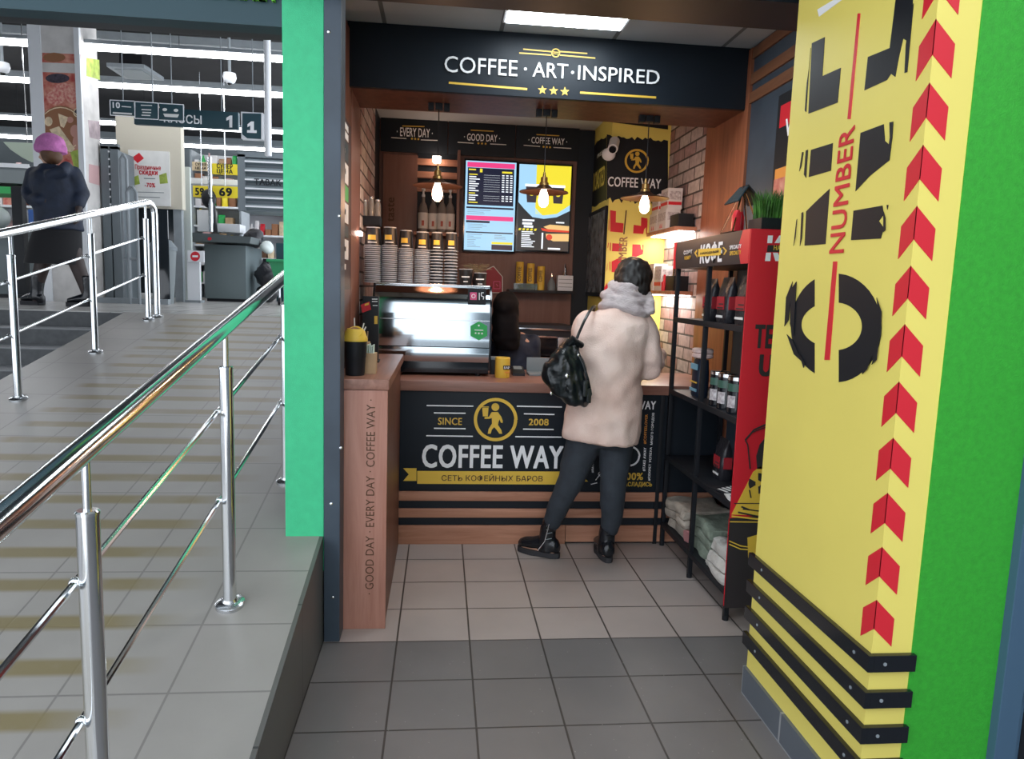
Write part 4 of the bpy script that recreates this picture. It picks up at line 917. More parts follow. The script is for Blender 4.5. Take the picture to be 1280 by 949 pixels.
gift('white gift pack with red band stacked on the far end gift box', 1.51, 5.05, 5.21, z1+.1305, .13, red=True, group=G); gift('white gift pack with red band stacked on the middle gift box', 1.51, 4.84, 5.0, z1+.1355, .14, red=True, group=G)
G = 'gift packs on the lower lit shelf'
gift('white printed pack at the far end of the lower shelf', 1.50, 5.04, 5.2, z2, .19, group=G); gift('white printed pack with red band, middle of the lower shelf', 1.50, 4.86, 5.02, z2, .17, red=True, group=G)
gift('black box at the near end of the lower lit shelf', 1.52, 4.64, 4.82, z2, .10, m='black', name='black_box')
p = atY(833, 362, 4.84); 
t = thing('small_bottle', 'small red bottle on the lower lit shelf beside the packs', 'bottle', (1.495+.02, 4.84, z2))
part('bottle_body', MB().lathe([(0,0),(.018,0),(.018,.05),(.008,.07),(.008,.11),(0,.11)], (1.52, 4.845, z2), 14), 'red', t)
t = single('tin', MB().lathe([(0,0),(.04,0),(.04,.06),(.036,.065),(0,.065)], (1.575, 4.72, z2+.101), 20), 'steel', 'shiny round tin on the black box of the lower shelf', 'tin')
a = bpy.data.lights.new('strip_light', 'AREA'); a.energy = 1.6; a.size = .5; a.size_y = .08; a.shape = 'RECTANGLE'; a.color = (1,.9,.82)
for zz in (z1, z2):
    lo = bpy.data.objects.new('strip_light', a); C.objects.link(lo); lo.location = (1.57, (ya+yb)/2, zz-.036); lo.rotation_euler = (0, 0, PI/2)

# ================================================================ SHELVING RACK ON THE RIGHT
HX, HY0, HY1 = 1.30, 2.965, 3.945
RK0, RK1 = HX, 1.625
t = thing('shelving_rack', 'tall black metal coffee rack with red side panel and black header, against the right wall', 'rack', (1.46, 3.46, 0)); rack = t
zh0, zh1 = 1.60, 1.745
for x_ in (RK0, RK1-.022):
    for y_ in (HY0+.004, 3.45, HY1-.024):
        if x_ > 1.4 and y_ == 3.45: continue
        part('post', MB().box(x_, x_+.022, y_, y_+.022, .004, zh0, .002), 'black', t); part('foot', MB().tube((x_+.011, y_+.011, 0), (x_+.011, y_+.011, .02), .014, 10), 'black', t)
SZ = (1.335, .93, .545, .145)
for z in SZ: part('shelf', MB().box(RK0+.002, RK1-.002, HY0+.006, HY1-.006, z-.024, z-.006, .002), 'black', t)
for z in SZ:
    part('shelf_rail', MB().box(RK0-.001, RK0+.012, HY0+.026, HY1-.026, z-.03, z-.002, .002), 'black', t)
part('header', MB().box(RK0-.01, RK1, HY0+.001, HY1+.02, zh0, zh1, .002), mat('header_black', (.035,.028,.03), .5), t)
part('side_panel', MB().box(RK0-.01, RK1, HY0-.008, HY0, .10, zh1, .001), 'red', t)
HP = rightw(RK0-.01); q = HP
txt('lettering', 'КОФЕ', q, (875,331), (904.5,300.5), 'white', t, bold=.05)
gfx('yellow_band', q, [[(874.4,311.4),(902.6,310),(902,319),(873.8,321)]], 'yellow', t, off=.004)
txt('lettering', 'НАРОДНЫЙ', q, (877,319), (900,312), 'header_black', t, bold=.03, off=.0065)
txt('lettering', 'СОРТ', q, (855,318.5), (866,312), 'white', t, bold=.04); txt('lettering', 'НОМЕР', q, (856,325), (864,319.5), 'yellow', t, bold=.04)
txt('lettering', 'SPECIALTY', q, (912.5,312), (927.5,305), 'white', t, bold=.04); txt('lettering', 'SPECIALTY', q, (912.5,319.5), (927,312.7), 'yellow', t, bold=.04)
gfx('arrow_mark', q, [[(868,316),(871.5,312),(871.5,314.5),(870,317),(871.5,319.5),(871.5,322)], [(905,309),(909,313.5),(906,318.5),(904.5,318.5),(907,313.5),(903.5,309.3)]], 'gold', t)
za_, zb_2 = zh1, zh0; ye = q.px(937,310)[0]
mb = MB(); y_ = -HY0
mb.prism([q.P(y_-.075, zh1-.0), q.P(y_, zh1), q.P(y_, zh0), q.P(y_-.075, zh0), q.P(y_-.115, (zh0+zh1)/2)], q.n*.0015); part('red_corner', mb, 'red', t, smooth=False)
y_ = -HY1-.02; mb = MB(); mb.prism([q.P(y_, zh1), q.P(y_+.045, zh1), q.P(y_+.03, (zh0+zh1)/2), q.P(y_+.045, zh0), q.P(y_, zh0)], q.n*.0015); part('red_corner', mb, 'red', t, smooth=False)
q = front(HY0-.008)
gfx('letter', q, [[(960,294.5),(966,294.5),(965,304),(959,304)], [(968,304),(974,294.5),(980,294.5),(974,304)], [(957.5,316),(963.5,316),(962.5,326.5),(956,326.5)], [(966,316),(972,316),(976,326.5),(969,326.5)]], 'white', t)
gfx('black_band', q, [[(959.5,306.5),(990,306.5),(990,315),(958.5,315)]], 'header_black', t)
txt('lettering', 'НАРОД', q, (966.5,314), (990,307.5), 'yellow', t, bold=.03)
txt('lettering', 'TEST', q, (942,435.5), (990,406.5), 'header_black', t, bold=.05)
txt('lettering', 'US', q, (947.5,470.5), (981,443.5), 'header_black', t, bold=.05)
# printed artwork on the lower half of the panel: masked figure with warning trefoil
gfx('artwork_black', q, [[(911,648),(1010,640),(1010,760),(904,760)]], 'header_black', t)
gfx('artwork_yellow', q, [[(914,643),(941,590),(950,583),(1000,583),(1000,646)]], 'yellow', t, off=.002)
gfx('artwork_black', q, [[(946,586),(945,570),(949,556),(958,545),(1000,545),(1000,588)]] , 'header_black', t, off=.002)
gfx('artwork_line', q, [line(931,550,942,537,2), line(942,537,958,530,2), line(931,550,934,556,1.5), line(934,556,937,586,1.5), line(940,540,956,534,1.2)], 'header_black', t, off=.004)
tre = []
for k in range(3):
    a0 = PI/6+k*2*PI/3; tre.append([(947+12*math.cos(a0+j*.25), 604+13*math.sin(a0+j*.25)) for j in range(5)]+[(947+3.5*math.cos(a0+j*.5), 604+4*math.sin(a0+j*.5)) for j in (2,1,0)])
gfx('trefoil', q, tre, 'header_black', t, off=.004)
gfx('artwork_line', q, [line(928,636,960,640,1.5), line(922,640,950,646,2), line(917,629,1000,629,1), line(926,633,936,637,2), line(936,612,938,622,1.5)], 'header_black', t, off=.004)
gfx('artwork_line', q, [line(912,652,1000,653,1.3), line(911,676,925,682,1.3), line(925,682,938,684,1.3), line(911,680,925,686,1.3), line(925,686,938,687,1.3), line(914,645,960,650,2)], 'yellow', t, off=.003)
gfx('artwork_yellow', q, [[(934,672),(960,664),(1000,664),(1000,700),(935,697)]], 'yellow', t, off=.002)
gfx('edge_line', q, [line(911,648,904,757,1)], 'red', t, off=.003)

mat('label_red', (.38,.02,.03), .5)
def pouch(label, y, z, w, h, x=None, shelf='top', d=.07, redlab=True):
    x = RK0+.035 if x is None else x
    t = thing('coffee_bag', label, 'coffee bag', (x+d/2, y, z))
    rings = [hring((x+d/2, y, z+hh), dd*d/2, w/2*ww, 20, sq=4) for hh, dd, ww in ((0,.9,.94),(.01,1,1),(h*.45,1.02,1),(h*.75,.75,1),(h*.9,.3,1),(h,.08,1))]
    part('pouch', MB().loft(rings), 'bag_plastic', t)
    if redlab:
        gy = y
        mb = MB().box(x-.003, x+.001, y-w*.34, y+w*.34, z+h*.3, z+h*.58); part('red_label', mb, 'label_red', t)
        mb = MB().box(x+d*.2, x+d*.8, y-w/2-.003, y-w/2+.002, z+h*.3, z+h*.58); part('red_label', mb, 'label_red', t)
        mb = MB().box(x+.012, x+.017, y-w*.3, y+w*.3, z+h*.74, z+h*.77).box(x-.004, x-.002, y-w*.3, y+w*.3, z+h*.12, z+h*.17); part('printed_text', mb, 'paper_white', t)
        mb = MB().box(x-.0042, x-.0032, y-w*.3, y+w*.25, z+h*.32, z+h*.35).box(x-.0042, x-.0032, y-w*.3, y+w*.1, z+h*.4, z+h*.43); part('printed_text', mb, 'header_black', t)
    return t
z = SZ[0]-.006
pouch('black coffee bag with red label, rearmost on the top rack shelf', 3.55, z, .10, .215)
pouch('black coffee bag with red label, middle of the top rack shelf', 3.35, z, .13, .22); pouch('black coffee bag with red label, nearest on the top rack shelf', 3.12, z, .15, .225)
z = SZ[1]-.006
for k, (y_, lab) in enumerate(((3.36,'black tin with silver lid, rearmost of the three on the rack'),(3.26,'black tin with silver lid, middle of the three on the rack'),(3.14,'black tin with silver lid, nearest of the three on the rack'))):
    c = (RK0+.06, y_, z); t = thing('coffee_tin', lab, 'tin', c, 'black coffee tins on the rack')
    part('tin_body', MB().lathe([(0,0),(.044,0),(.044,.155),(0,.155)], c, 24), 'black_gloss', t); part('lid', MB().lathe([(0,.155),(.0455,.155),(.0455,.17),(.04,.173),(0,.173)], c, 24), 'chrome', t)
    mb = MB()
    for a_ in (-2.6,):
        for j in range(8):
            a0, a1 = a_-.5+j*.12, a_-.5+(j+1)*.12
            mb.prism([(c[0]+.0445*math.cos(b), c[1]+.0445*math.sin(b), z+zz) for b, zz in ((a0,.03),(a1,.03),(a1,.085),(a0,.085))], (math.cos(a0)*.001, math.sin(a0)*.001, 0))
    part('paper_label', mb, 'gift_print', t); mb = MB()
    for j in range(12):
        a0, a1 = -3.3+j*.14, -3.3+(j+1)*.14
        mb.prism([(c[0]+.0446*math.cos(b), c[1]+.0446*math.sin(b), z+zz) for b, zz in ((a0,.105),(a1,.105),(a1,.14),(a0,.14))], (math.cos(a0)*.001, math.sin(a0)*.001, 0))
    part('green_band', mb, mat('dull_green', (.05,.12,.09), .3), t)
t = thing('coffee_bag', 'dark blue coffee bag with light blue bands on the far half of the rack', 'coffee bag', (RK0+.07, 3.66, z))
part('pouch', MB().loft([hring((RK0+.075, 3.66, z+hh), dd*.035, .055*ww, 20, sq=4) for hh, dd, ww in ((0,.9,.95),(.01,1,1),(.12,1,1),(.19,.8,1),(.20,.75,.98))]), mat('pouch_blue', (.012,.02,.04), .35), t)
for za_, zb_3, m_ in ((.145,.175,'pouch_light'),(.03,.045,'pouch_light'),(.075,.082,'gold')):
    mat('pouch_light', (.18,.38,.50), .4); part('printed_band', MB().box(RK0+.036, RK0+.041, 3.612, 3.708, z+za_, z+zb_3), m_, t)
t = single('folded_cloth', MB().loft([hring((RK0+.08, 3.66, z+.205+h), .05*s, .06*s, 18, sq=3) for h, s in ((0,.8),(.006,1),(.02,1),(.026,.9),(.032,1),(.046,1),(.052,.85))]), mat('pale_pink', (.6,.45,.42), .8, var=.2, scale=30), 'pale pink wrapped sweets bag on top of the dark blue coffee bag', 'bag')
t.name = 'sweets_bag'
z = SZ[2]-.006
pouch('black coffee bag with red label standing alone on the third rack shelf', 3.42, z, .11, .21, x=RK0+.10)
for k, (x_, y_, r_, lab) in enumerate(((1.40,3.22,.35,'black and white printed leaflet lying on the third rack shelf, farther one'),(1.41,3.07,-.2,'black and white printed leaflet at the near end of the third rack shelf'))):
    t = thing('leaflet', lab, 'leaflet', (x_, y_, z), None)
    Rm_ = Matrix.Rotation(r_, 4, 'Z'); mb = MB().box(-.09,.09,-.06,.06,0,.006,.001); mb.bm.transform(Matrix.Translation((x_,y_,z)) @ Rm_); part('sheet', mb, 'paper_white' if k else 'black', t)
    mb = MB(); 
    for j in range(5): mb.box(-.07+.03*j, -.055+.03*j, -.045+.01*j, .02+.005*j, .006, .0068)
    mb.bm.transform(Matrix.Translation((x_,y_,z)) @ Rm_); part('printed_pattern', mb, 'black' if k else 'paper_white', t)
# folded blankets on the bottom shelf
def blanket(label, x0, x1, y0, y1, z, h, m, folds=3, seed=0):
    t = thing('folded_blanket', label, 'blanket', ((x0+x1)/2, (y0+y1)/2, z))
    for k in range(folds):
        mb = MB(); hh = h/folds; zz = z+hh*k
        mb.box(x0, x1, y0, y1, zz+.001, zz+hh-.001, min(hh*.42,.02)); bmesh.ops.subdivide_edges(mb.bm, edges=mb.bm.edges[:], cuts=5, use_grid_fill=True)
        for v in mb.bm.verts:
            n = noise.noise(v.co*9+Vector((seed,k*.3,0))); v.co += Vector((n*.035, noise.noise(v.co*7+Vector((3,seed,k)))*.035, noise.noise(v.co*8+Vector((0,0,seed)))*.022*(1 if zz+hh*.5 < v.co.z or k else .1)))
            v.co.z = max(v.co.z, z); v.co.x = min(v.co.x, RK1-.01)
        o = link('fold', mb.mesh('fold', True, 80), m if k != 1 or m != 'blanket_grey' else 'blanket_grey', t)
        s = o.modifiers.new('s', 'SUBSURF'); s.levels = 1; s.render_levels = 1
    return t
z = SZ[3]-.006
blanket('beige folded blanket at the far end of the bottom rack shelf', 1.32, 1.58, 3.62, 3.90, z, .17, 'blanket_grey', 3, 1)
blanket('rosy folded blanket under the beige one, at the back corner of the rack', 1.325, 1.36, 3.55, 3.61, z, .07, 'blanket_rose', 1, 2)
blanket('grey green folded blanket in the middle of the bottom rack shelf', 1.34, 1.6, 3.30, 3.54, z, .18, 'blanket_green', 3, 5)
blanket('off white fluffy folded blanket at the near end of the bottom rack shelf', 1.32, 1.6, 3.0, 3.27, z, .15, 'blanket_white', 3, 9)
# on top of the rack
t = thing('copper_lantern', 'copper framed pyramid lantern with dark roof and red packets on the rack top', 'lantern', (1.36, 3.3, zh1))
mat('roof_dark', (.03,.055,.07), .25); lx0, lx1, ly0, ly1 = 1.30, 1.43, 3.18, 3.32; zz = zh1; ap = Vector((1.365, 3.25, zz+.215))
cs = [Vector((lx0,ly0,zz+.005)), Vector((lx1,ly0,zz+.005)), Vector((lx1,ly1,zz+.005)), Vector((lx0,ly1,zz+.005))]
for k in range(4):
    part('frame_bar', MB().tube(cs[k], cs[(k+1)%4], .003, 6), 'copper', t); part('frame_bar', MB().tube(cs[k], ap, .004, 6), mat('copper_bright', (.8,.42,.25), .2, 1), t)
mb = MB(); mb.prism([(1.31,3.33,zz+.14),(1.31,3.17,zz+.14),(1.368,3.2,zz+.218),(1.368,3.3,zz+.218)], (.004,0,-.004)); part('roof', mb, 'roof_dark', t, smooth=False)
mb = MB(); mb.prism([(1.368,3.3,zz+.218),(1.368,3.2,zz+.218),(1.43,3.17,zz+.14),(1.43,3.33,zz+.14)], (-.004,0,-.004)); part('roof', mb, 'black', t, smooth=False)
for k, (x_, y_) in enumerate(((1.33,3.22),(1.37,3.28))):
    t2 = single('red_packet', MB().loft([hring((x_, y_, zz+.008+h), .018*a_, .024, 12, sq=3.5) for h, a_ in ((0,.9),(.01,1),(.07,1),(.095,.3))]), 'red', ('front','rear')[k]+' red packet standing inside the copper lantern', 'packet')
grass_planter('grass_planter', 'black planter box of green artificial grass on top of the rack', 1.34, 1.60, 2.975, 3.11, zh1, .05, .12, 900)
# poster on the right wall
q = rightw(1.618)
t = thing('wall_poster', 'dark framed food poster on the blue grey right wall, half hidden by the yellow pillar', 'poster', tuple(atX(985, 330, 1.625)))
a0, b1_ = q.px(974, 116); a1 = q.px(1010, 100)[0]; b0_ = q.px(967, 310)[1]; b1_ = q.px(974,120)[1]
mb = MB(); mb.prism([q.P(a0,b0_,-.02),q.P(a1,b0_,-.02),q.P(a1,b1_,-.02),q.P(a0,b1_,-.02)], q.n*.02); part('frame', mb, 'black', t, smooth=False)
def rp(u0,u1,v0,v1,m,nm='picture'):
    mb = MB(); A_ = lambda u: a0+.02+(a1-a0-.04)*u; B_ = lambda v: b0_+.02+(b1_-b0_-.04)*v
    mb.prism([q.P(A_(u0),B_(v0)),q.P(A_(u1),B_(v0)),q.P(A_(u1),B_(v1)),q.P(A_(u0),B_(v1))], q.n*.0015); part(nm, mb, m, t, smooth=False)
rp(0,1,0,.3,'food_pale'); rp(0,1,.3,.45,'food_red'); rp(0.02,.6,.45,.52,'orange'); rp(.05,.9,.8,.95,'red')
txt('lettering', 'WAY', q, (q.px(981,172)[0]+.0, q.px(981,172)[1]), (q.px(981,172)[0]+.28, q.px(981,150)[1]), 'white', t, bold=.03, px=False)
# ================================================================ PEOPLE
def limb(mb, pts, seg=14):
    "pts: (x, y, z, r) along a limb, rounded at both ends"
    P_ = [Vector(p[:3]) for p in pts]; mb.path(P_, [p[3] for p in pts], seg)
    mb.ball(P_[0], pts[0][3]*.98, 12); mb.ball(P_[-1], pts[-1][3]*.98, 12); return mb
def hand(mb, wrist, d, palm_n, s=1.0, curl=.6, side=1):
    "five separate bent fingers and a thumb leaving the side of the palm"
    w = Vector(wrist); d = Vector(d).normalized(); n = Vector(palm_n).normalized(); n = (n - d*n.dot(d)).normalized(); b = d.cross(n)*side
    rings = []
    for t_, hw, ht in ((-.02,.026,.020),(0,.028,.018),(.03,.038,.015),(.07,.041,.013),(.085,.040,.011)):
        c = w+d*t_*s; rings.append([c + b*hw*s*math.cos(2*PI*k/14) + n*ht*s*math.sin(2*PI*k/14) for k in range(14)])
    mb.loft(rings)
    for off, l in ((-.030,.066),(-.010,.078),(.010,.073),(.030,.056)):
        p0 = w + d*.075*s + b*off*s; a1 = curl*.6; a2 = curl*1.5; a3 = curl*2.3
        p1 = p0 + (d*math.cos(a1)+n*math.sin(a1))*l*.45*s; p2 = p1 + (d*math.cos(a2)+n*math.sin(a2))*l*.32*s; p3 = p2 + (d*math.cos(a3)+n*math.sin(a3))*l*.25*s
        limb(mb, [(*p0,.0088*s),(*p1,.0085*s),(*p2,.0078*s),(*p3,.0065*s)], 8)
    p0 = w + d*.025*s - b*.034*s; p1 = p0 + (d*.6-b*.7+n*.4).normalized()*.035*s; p2 = p1 + (d*.85-b*.15+n*.5).normalized()*.03*s
    limb(mb, [(*p0,.012*s),(*p1,.0098*s),(*p2,.008*s)], 8)
def head(mb, c, fdir, s=1.0, tilt=0):
    "skull, jaw, nose, ears, eye sockets and lips; fdir = way the face looks"
    c = Vector(c); f = Vector(fdir).normalized(); up = Vector((0,0,1)); up = (up - f*up.dot(f)).normalized(); r = f.cross(up)
    M_ = Matrix((r, f, up)).transposed()
    def B(p, rad): mb.ball(c + M_@(Vector(p)*s), [q*s for q in rad], 20, M_)
    B((0,-.006,.022),(.076,.094,.090)); B((0,.022,-.045),(.058,.066,.066)); B((0,.052,-.088),(.026,.026,.02)); B((0,.095,-.022),(.013,.020,.026)); B((0,.083,.0),(.010,.016,.03))
    for sx in (-1,1):
        B((sx*.077,-.004,-.012),(.008,.018,.030)); B((sx*.030,.072,.022),(.026,.014,.009)); B((sx*.040,.062,-.035),(.022,.018,.02)); B((sx*.030,.076,.003),(.0145,.012,.011))
    B((0,.083,-.062),(.024,.010,.006)); B((0,.082,-.071),(.020,.010,.006))
    return M_
def person(label, loc, name='person'):
    return thing(name, label, 'person', loc)
def fused(name, mb, m, parent, voxel=.012, it=4, namp=0, nsc=20, label=None):
    me = remeshed(mb, voxel, name, it, namp, nsc); o = link(name, me, m, parent)
    if label: o['label'] = label
    return o

# ---- the customer at the counter, seen from behind
QY = 3.70
def Q(px, py, y=QY): v = atY(px, py, y); return (v.x, v.y, v.z)
def S_(n): return n*QY/FPX
fl, fr = Q(680, 690, 3.74), Q(757, 695, 3.70)
cust = person('woman in a pink beige fur coat standing at the counter with her back turned', (.8, 3.7, 0))
hc = Q(791, 356, 3.76)
fdir = Vector((.35, .85, -.35))
mb = MB()
Mh = head(mb, hc, fdir, .98)
limb(mb, [(*Q(782,378,3.72),.05),(*Q(776,392,3.70),.058)])
# torso
mb.loft([hring(Q(x,y,QY+.02), S_(w), d, 20) for x, y, w, d in ((757,545,34,.10),(757,520,38,.115),(757,495,36,.11),(760,465,31,.10),(764,430,35,.11),(768,405,35,.10),(774,392,20,.07),(779,384,13,.055))])
hipL, kneeL, ankL = Q(733,548,3.72), Q(714,600,3.70), Q(687,660,3.76)
hipR, kneeR, ankR = Q(770,548,3.72), Q(766,612,3.68), Q(759,670,3.73)
limb(mb, [(*hipL,.085),(*kneeL,.056),(*Q(700,630,3.72),.052),(*ankL,.036),(ankL[0]-.01,ankL[1]+.01,.05,.035)])
limb(mb, [(*hipR,.085),(*kneeR,.056),(*Q(764,640,3.70),.052),(*ankR,.036),(ankR[0],ankR[1],.05,.035)])
ft = [(ankL[0]-.01,ankL[1]+.01,.045), (ankR[0]-.004,ankR[1]+.0,.045)]
dl, dr = Vector((-.55,.35,0)).normalized(), Vector((.0,1,0))
for f_, d_ in zip(ft, (dl, dr)): limb(mb, [(f_[0]-d_.x*.03,f_[1]-d_.y*.03,.045,.032),(f_[0]+d_.x*.06,f_[1]+d_.y*.06,.045,.034),(f_[0]+d_.x*.13,f_[1]+d_.y*.13,.038,.028)])
shL, elL, wrL = Q(731,405,3.72), Q(724,448,3.80), Q(745,442,4.00)
shR, elR, wrR = Q(806,405,3.72), Q(813,458,3.72), Q(824,442,3.93)
limb(mb, [(*shL,.05),(*elL,.042),(*wrL,.028)]); limb(mb, [(*shR,.05),(*elR,.042),(*wrR,.028)])
hand(mb, wrL, (.3,1,.15), (.2,-.1,-1), .92, .7, 1); hand(mb, wrR, (-.35,1,.2), (-.2,-.1,-1), .92, .7, -1)
fused('body', mb, 'skin', cust, .006, 3)
# trousers
mb = MB()
mb.loft([hring(Q(x,y,QY+.02), S_(w), d, 20) for x, y, w, d in ((756,556,33,.12),(757,535,38,.13),(757,505,38,.125))])
limb(mb, [(*Q(735,540,3.72),.10),(*Q(722,575,3.71),.088),(*kneeL,.072),(*Q(700,628,3.72),.062),(*Q(690,652,3.755),.050)], 20)
limb(mb, [(*Q(770,540,3.72),.10),(*Q(769,575,3.70),.085),(*kneeR,.069),(*Q(765,640,3.70),.062),(*Q(763,660,3.725),.052)], 20)
fused('trousers', mb, 'trousers', cust, .009, 5, .006, 14)
# boots
for k, (f_, d_, an, nm) in enumerate(((ft[0], dl, ankL, 'left'), (ft[1], dr, ankR, 'right'))):
    mb = MB(); A = Vector((f_[0], f_[1], 0)); s_ = d_.cross(Vector((0,0,1)))
    top = Vector((an[0]+(.018 if k==0 else .012), an[1]-.01, .215 if k == 0 else .20))
    mb.loft([ring(top, .052, (top-A-Vector((0,0,.08))), 18), ring(A+Vector((0,0,.13))+(top-A)*.12, .045, (0,0,1), 18), ring(A+Vector((0,0,.08)), .048, (0,0,1), 18), ring(A+Vector((0,0,.03)), .05, (0,0,1), 18)])
    def fr_(t_, w, h): 
        c = A + d_*t_; return [c + s_*w*math.cos(2*PI*j/18) + Vector((0,0,.028+h*.5+h*.5*math.sin(2*PI*j/18))) for j in range(18)]
    mb.loft([fr_(-.075,.022,.05), fr_(-.06,.036,.075), fr_(-.02,.042,.09), fr_(.04,.042,.085), fr_(.09,.046,.065), fr_(.14,.042,.055), fr_(.168,.022,.04)])
    b = fused('boot', mb, 'boot_leather', cust, .007, 3)
    mb = MB(); lo = []; hi = []
    for j in range(24):
        a_ = 2*PI*j/24; u = math.cos(a_); v = math.sin(a_); w = .047 if u > 0 else .040
        p = A + d_*(.048+.128*u) + s_*w*math.copysign(abs(v)**.75, v); lo.append(p+Vector((0,0,.002))); hi.append(p+Vector((0,0,.03)))
    mb.loft([lo, hi]); part('sole', mb, 'sole', b)
    mb = MB()
    for j in range(5):
        z = .10+.022*j; c = A+Vector((0,0,z)) + (top-A)*(.1 if z>.12 else .05) ; c = c - Vector((0,.049,0)) if k else c + Vector((0,-.048,0))
        mb.tube(c+Vector((-.016,0,0)), c+Vector((.016,.002,.006)), .0022, 6)
    part('laces', mb, 'black_cloth' if k else 'grey_plastic', b)
    if k == 0:
        mb = MB(); mb.path([top+Vector((-.03,-.045,-.01)), A+Vector((-.02,-.048,.10)), A+Vector((-.055,-.045,.05))], .0025, 6); part('zip', mb, 'steel_brushed', b)
# coat, one surface with its sleeves
mb = MB()
R4 = [(751,551,50,.165,-.06),(752,535,50.5,.165,-.05),(755,505,49,.16,-.03),(757,475,46.5,.155,0),(760,445,47.5,.155,0),(763,420,48.5,.15,0),(767,404,46,.135,0),(772,393,34,.11,0),(777,385,22,.09,0),(780,378,16,.075,0)]
mb.loft([hring(Q(x,y,QY+.0), S_(w), d, 32, t_) for x, y, w, d, t_ in R4])
limb(mb, [(*Q(803,404,3.71),.068),(*Q(808,425,3.70),.074),(*Q(811,448,3.70),.070),(*Q(811,462,3.72),.064),(*Q(817,455,3.82),.056),(*Q(822,444,3.92),.050)], 20)
limb(mb, [(*Q(733,404,3.71),.068),(*Q(728,425,3.73),.072),(*Q(727,446,3.78),.066),(*Q(734,448,3.87),.056),(*Q(744,444,3.97),.05)], 20)
coat = fused('fur_coat', mb, 'fur', cust, .012, 7, .013, 13)
for v in coat.data.vertices: v.co += v.normal*noise.noise(v.co*45)*.0015
# scarf wound round the neck
mb = MB()
for k, (z, r1, r2, tl, yw) in enumerate(((387,.125,.112,-.10,0),(381,.116,.102,-.30,.3),(374,.104,.092,-.12,0),(367,.088,.082,-.38,.2),(361,.078,.074,-.30,.2))):
    c = Vector(Q((780,782,784,785,787)[k], z, 3.725)); pts = []
    for j in range(29):
        a_ = 2*PI*j/28; pts.append(c + Vector((r1*math.cos(a_), r2*math.sin(a_), r1*math.cos(a_)*tl + .012*math.sin(2*a_+k))))
    mb.path(pts, [.021+.005*math.sin(j*.9+k) for j in range(29)], 10)
    mb.loft([hring(c+Vector((0,0,-.02)), r1, r2, 24, tl), hring(c+Vector((0,0,.02)), r1*.97, r2*.97, 24, tl)])
mb.path([Q(806,368,3.70), Q(812,380,3.66), Q(814,392,3.63)], [.035,.03,.02], 10)
fused('scarf', mb, 'scarf', cust, .008, 2, .006, 25)
# short black hair
mb = MB(); Hc = Vector(hc)
def HB(p, r): mb.ball(Hc + Mh@Vector(p), r, 20, Mh)
HB((0,-.012,.045),(.100,.112,.098)); HB((0,-.045,-.005),(.094,.080,.095)); HB((.045,-.03,-.03),(.055,.07,.07)); HB((-.05,-.005,0),(.04,.06,.075)); HB((.05,-.005,0),(.04,.06,.075)); HB((0,.05,.075),(.065,.05,.035))
HB((0,-.05,-.06),(.06,.05,.04))
hair = fused('hair', mb, 'hair_black', cust, .007, 3, .006, 30)
for v in hair.data.vertices: v.co += v.normal*noise.noise(Vector((v.co.x*90, v.co.y*90, v.co.z*12)))*.004
# phone in her hands
ph = Vector(wrL)*.5+Vector(wrR)*.5+Vector((0,.10,.03))
o = single('smartphone', MB().box(ph.x-.036, ph.x+.036, ph.y, ph.y+.009, ph.z-.07, ph.z+.07, .004), 'black_gloss', 'black smartphone held by the customer in both hands', 'phone')
# black leather backpack on her left side
BYk = 3.50
def Qb(x, y, yy=BYk): v = atY(x, y, yy); return (v.x, v.y, v.z)
bag = thing('leather_backpack', 'soft black leather backpack hanging from the left shoulder of the woman in the fur coat', 'backpack', Qb(708, 505))
sb = lambda n: n*BYk/FPX
mb = MB(); RR = [(716,424,6,.025),(714,432,12,.045),(711,444,19,.06),(708,458,27,.072),(707,472,31.5,.078),(710,486,31,.078),(714,498,25,.068),(718,506,15,.05)]
rs = []
for i, (x, y, w, d) in enumerate(RR):
    r_ = hring(Qb(x,y), sb(w), d, 28, -.18)
    rs.append(r_)
mb.loft(rs[::-1])
body_ = fused('bag_body', mb, 'leather', bag, .007, 2, .016, 16)
for v in body_.data.vertices:
    n_ = abs(noise.noise(Vector((v.co.x*26+v.co.z*8, v.co.y*10, v.co.z*7))))
    v.co -= v.normal*n_*.012
mb = MB(); mb.path([Qb(705,436), Qb(716,424,3.46), Qb(727,432)], [.018,.02,.016], 10); part('gathered_top', mb, 'leather', bag)
mb = MB(); mb.path([Qb(718,432,3.50), Qb(723,418,3.505), Qb(730,402,3.53), Qb(736,391,3.565), Qb(741,384,3.62), Qb(744,383,3.70), Qb(742,390,3.80)], .007, 8); part('shoulder_strap', mb, 'leather', bag)
mb = MB(); mb.path([Qb(720,436,3.47), Qb(729,455,3.45), Qb(735,475,3.44), Qb(738,490,3.46)], .007, 8); part('side_strap', mb, 'leather', bag)
for x, y, w, h in ((732,478,7,18),(736,488,6,16)):
    a_ = Vector(Qb(x,y,3.43)); mb = MB(); mb.box(a_.x-sb(w)/2, a_.x+sb(w)/2, 3.415, 3.44, a_.z-sb(h), a_.z+.01, .008); part('tassel', mb, 'leather', bag)
part('buckle', MB().ball(Qb(709,470,3.415), (.010,.005,.012), 10), 'steel', bag); part('zip_pull', MB().ball(Qb(689,492,3.44), (.006,.004,.010), 8), 'steel', bag)
part('strap_ring', MB().ball(Qb(723,444,3.455), (.006,.004,.008), 8), 'steel', bag)

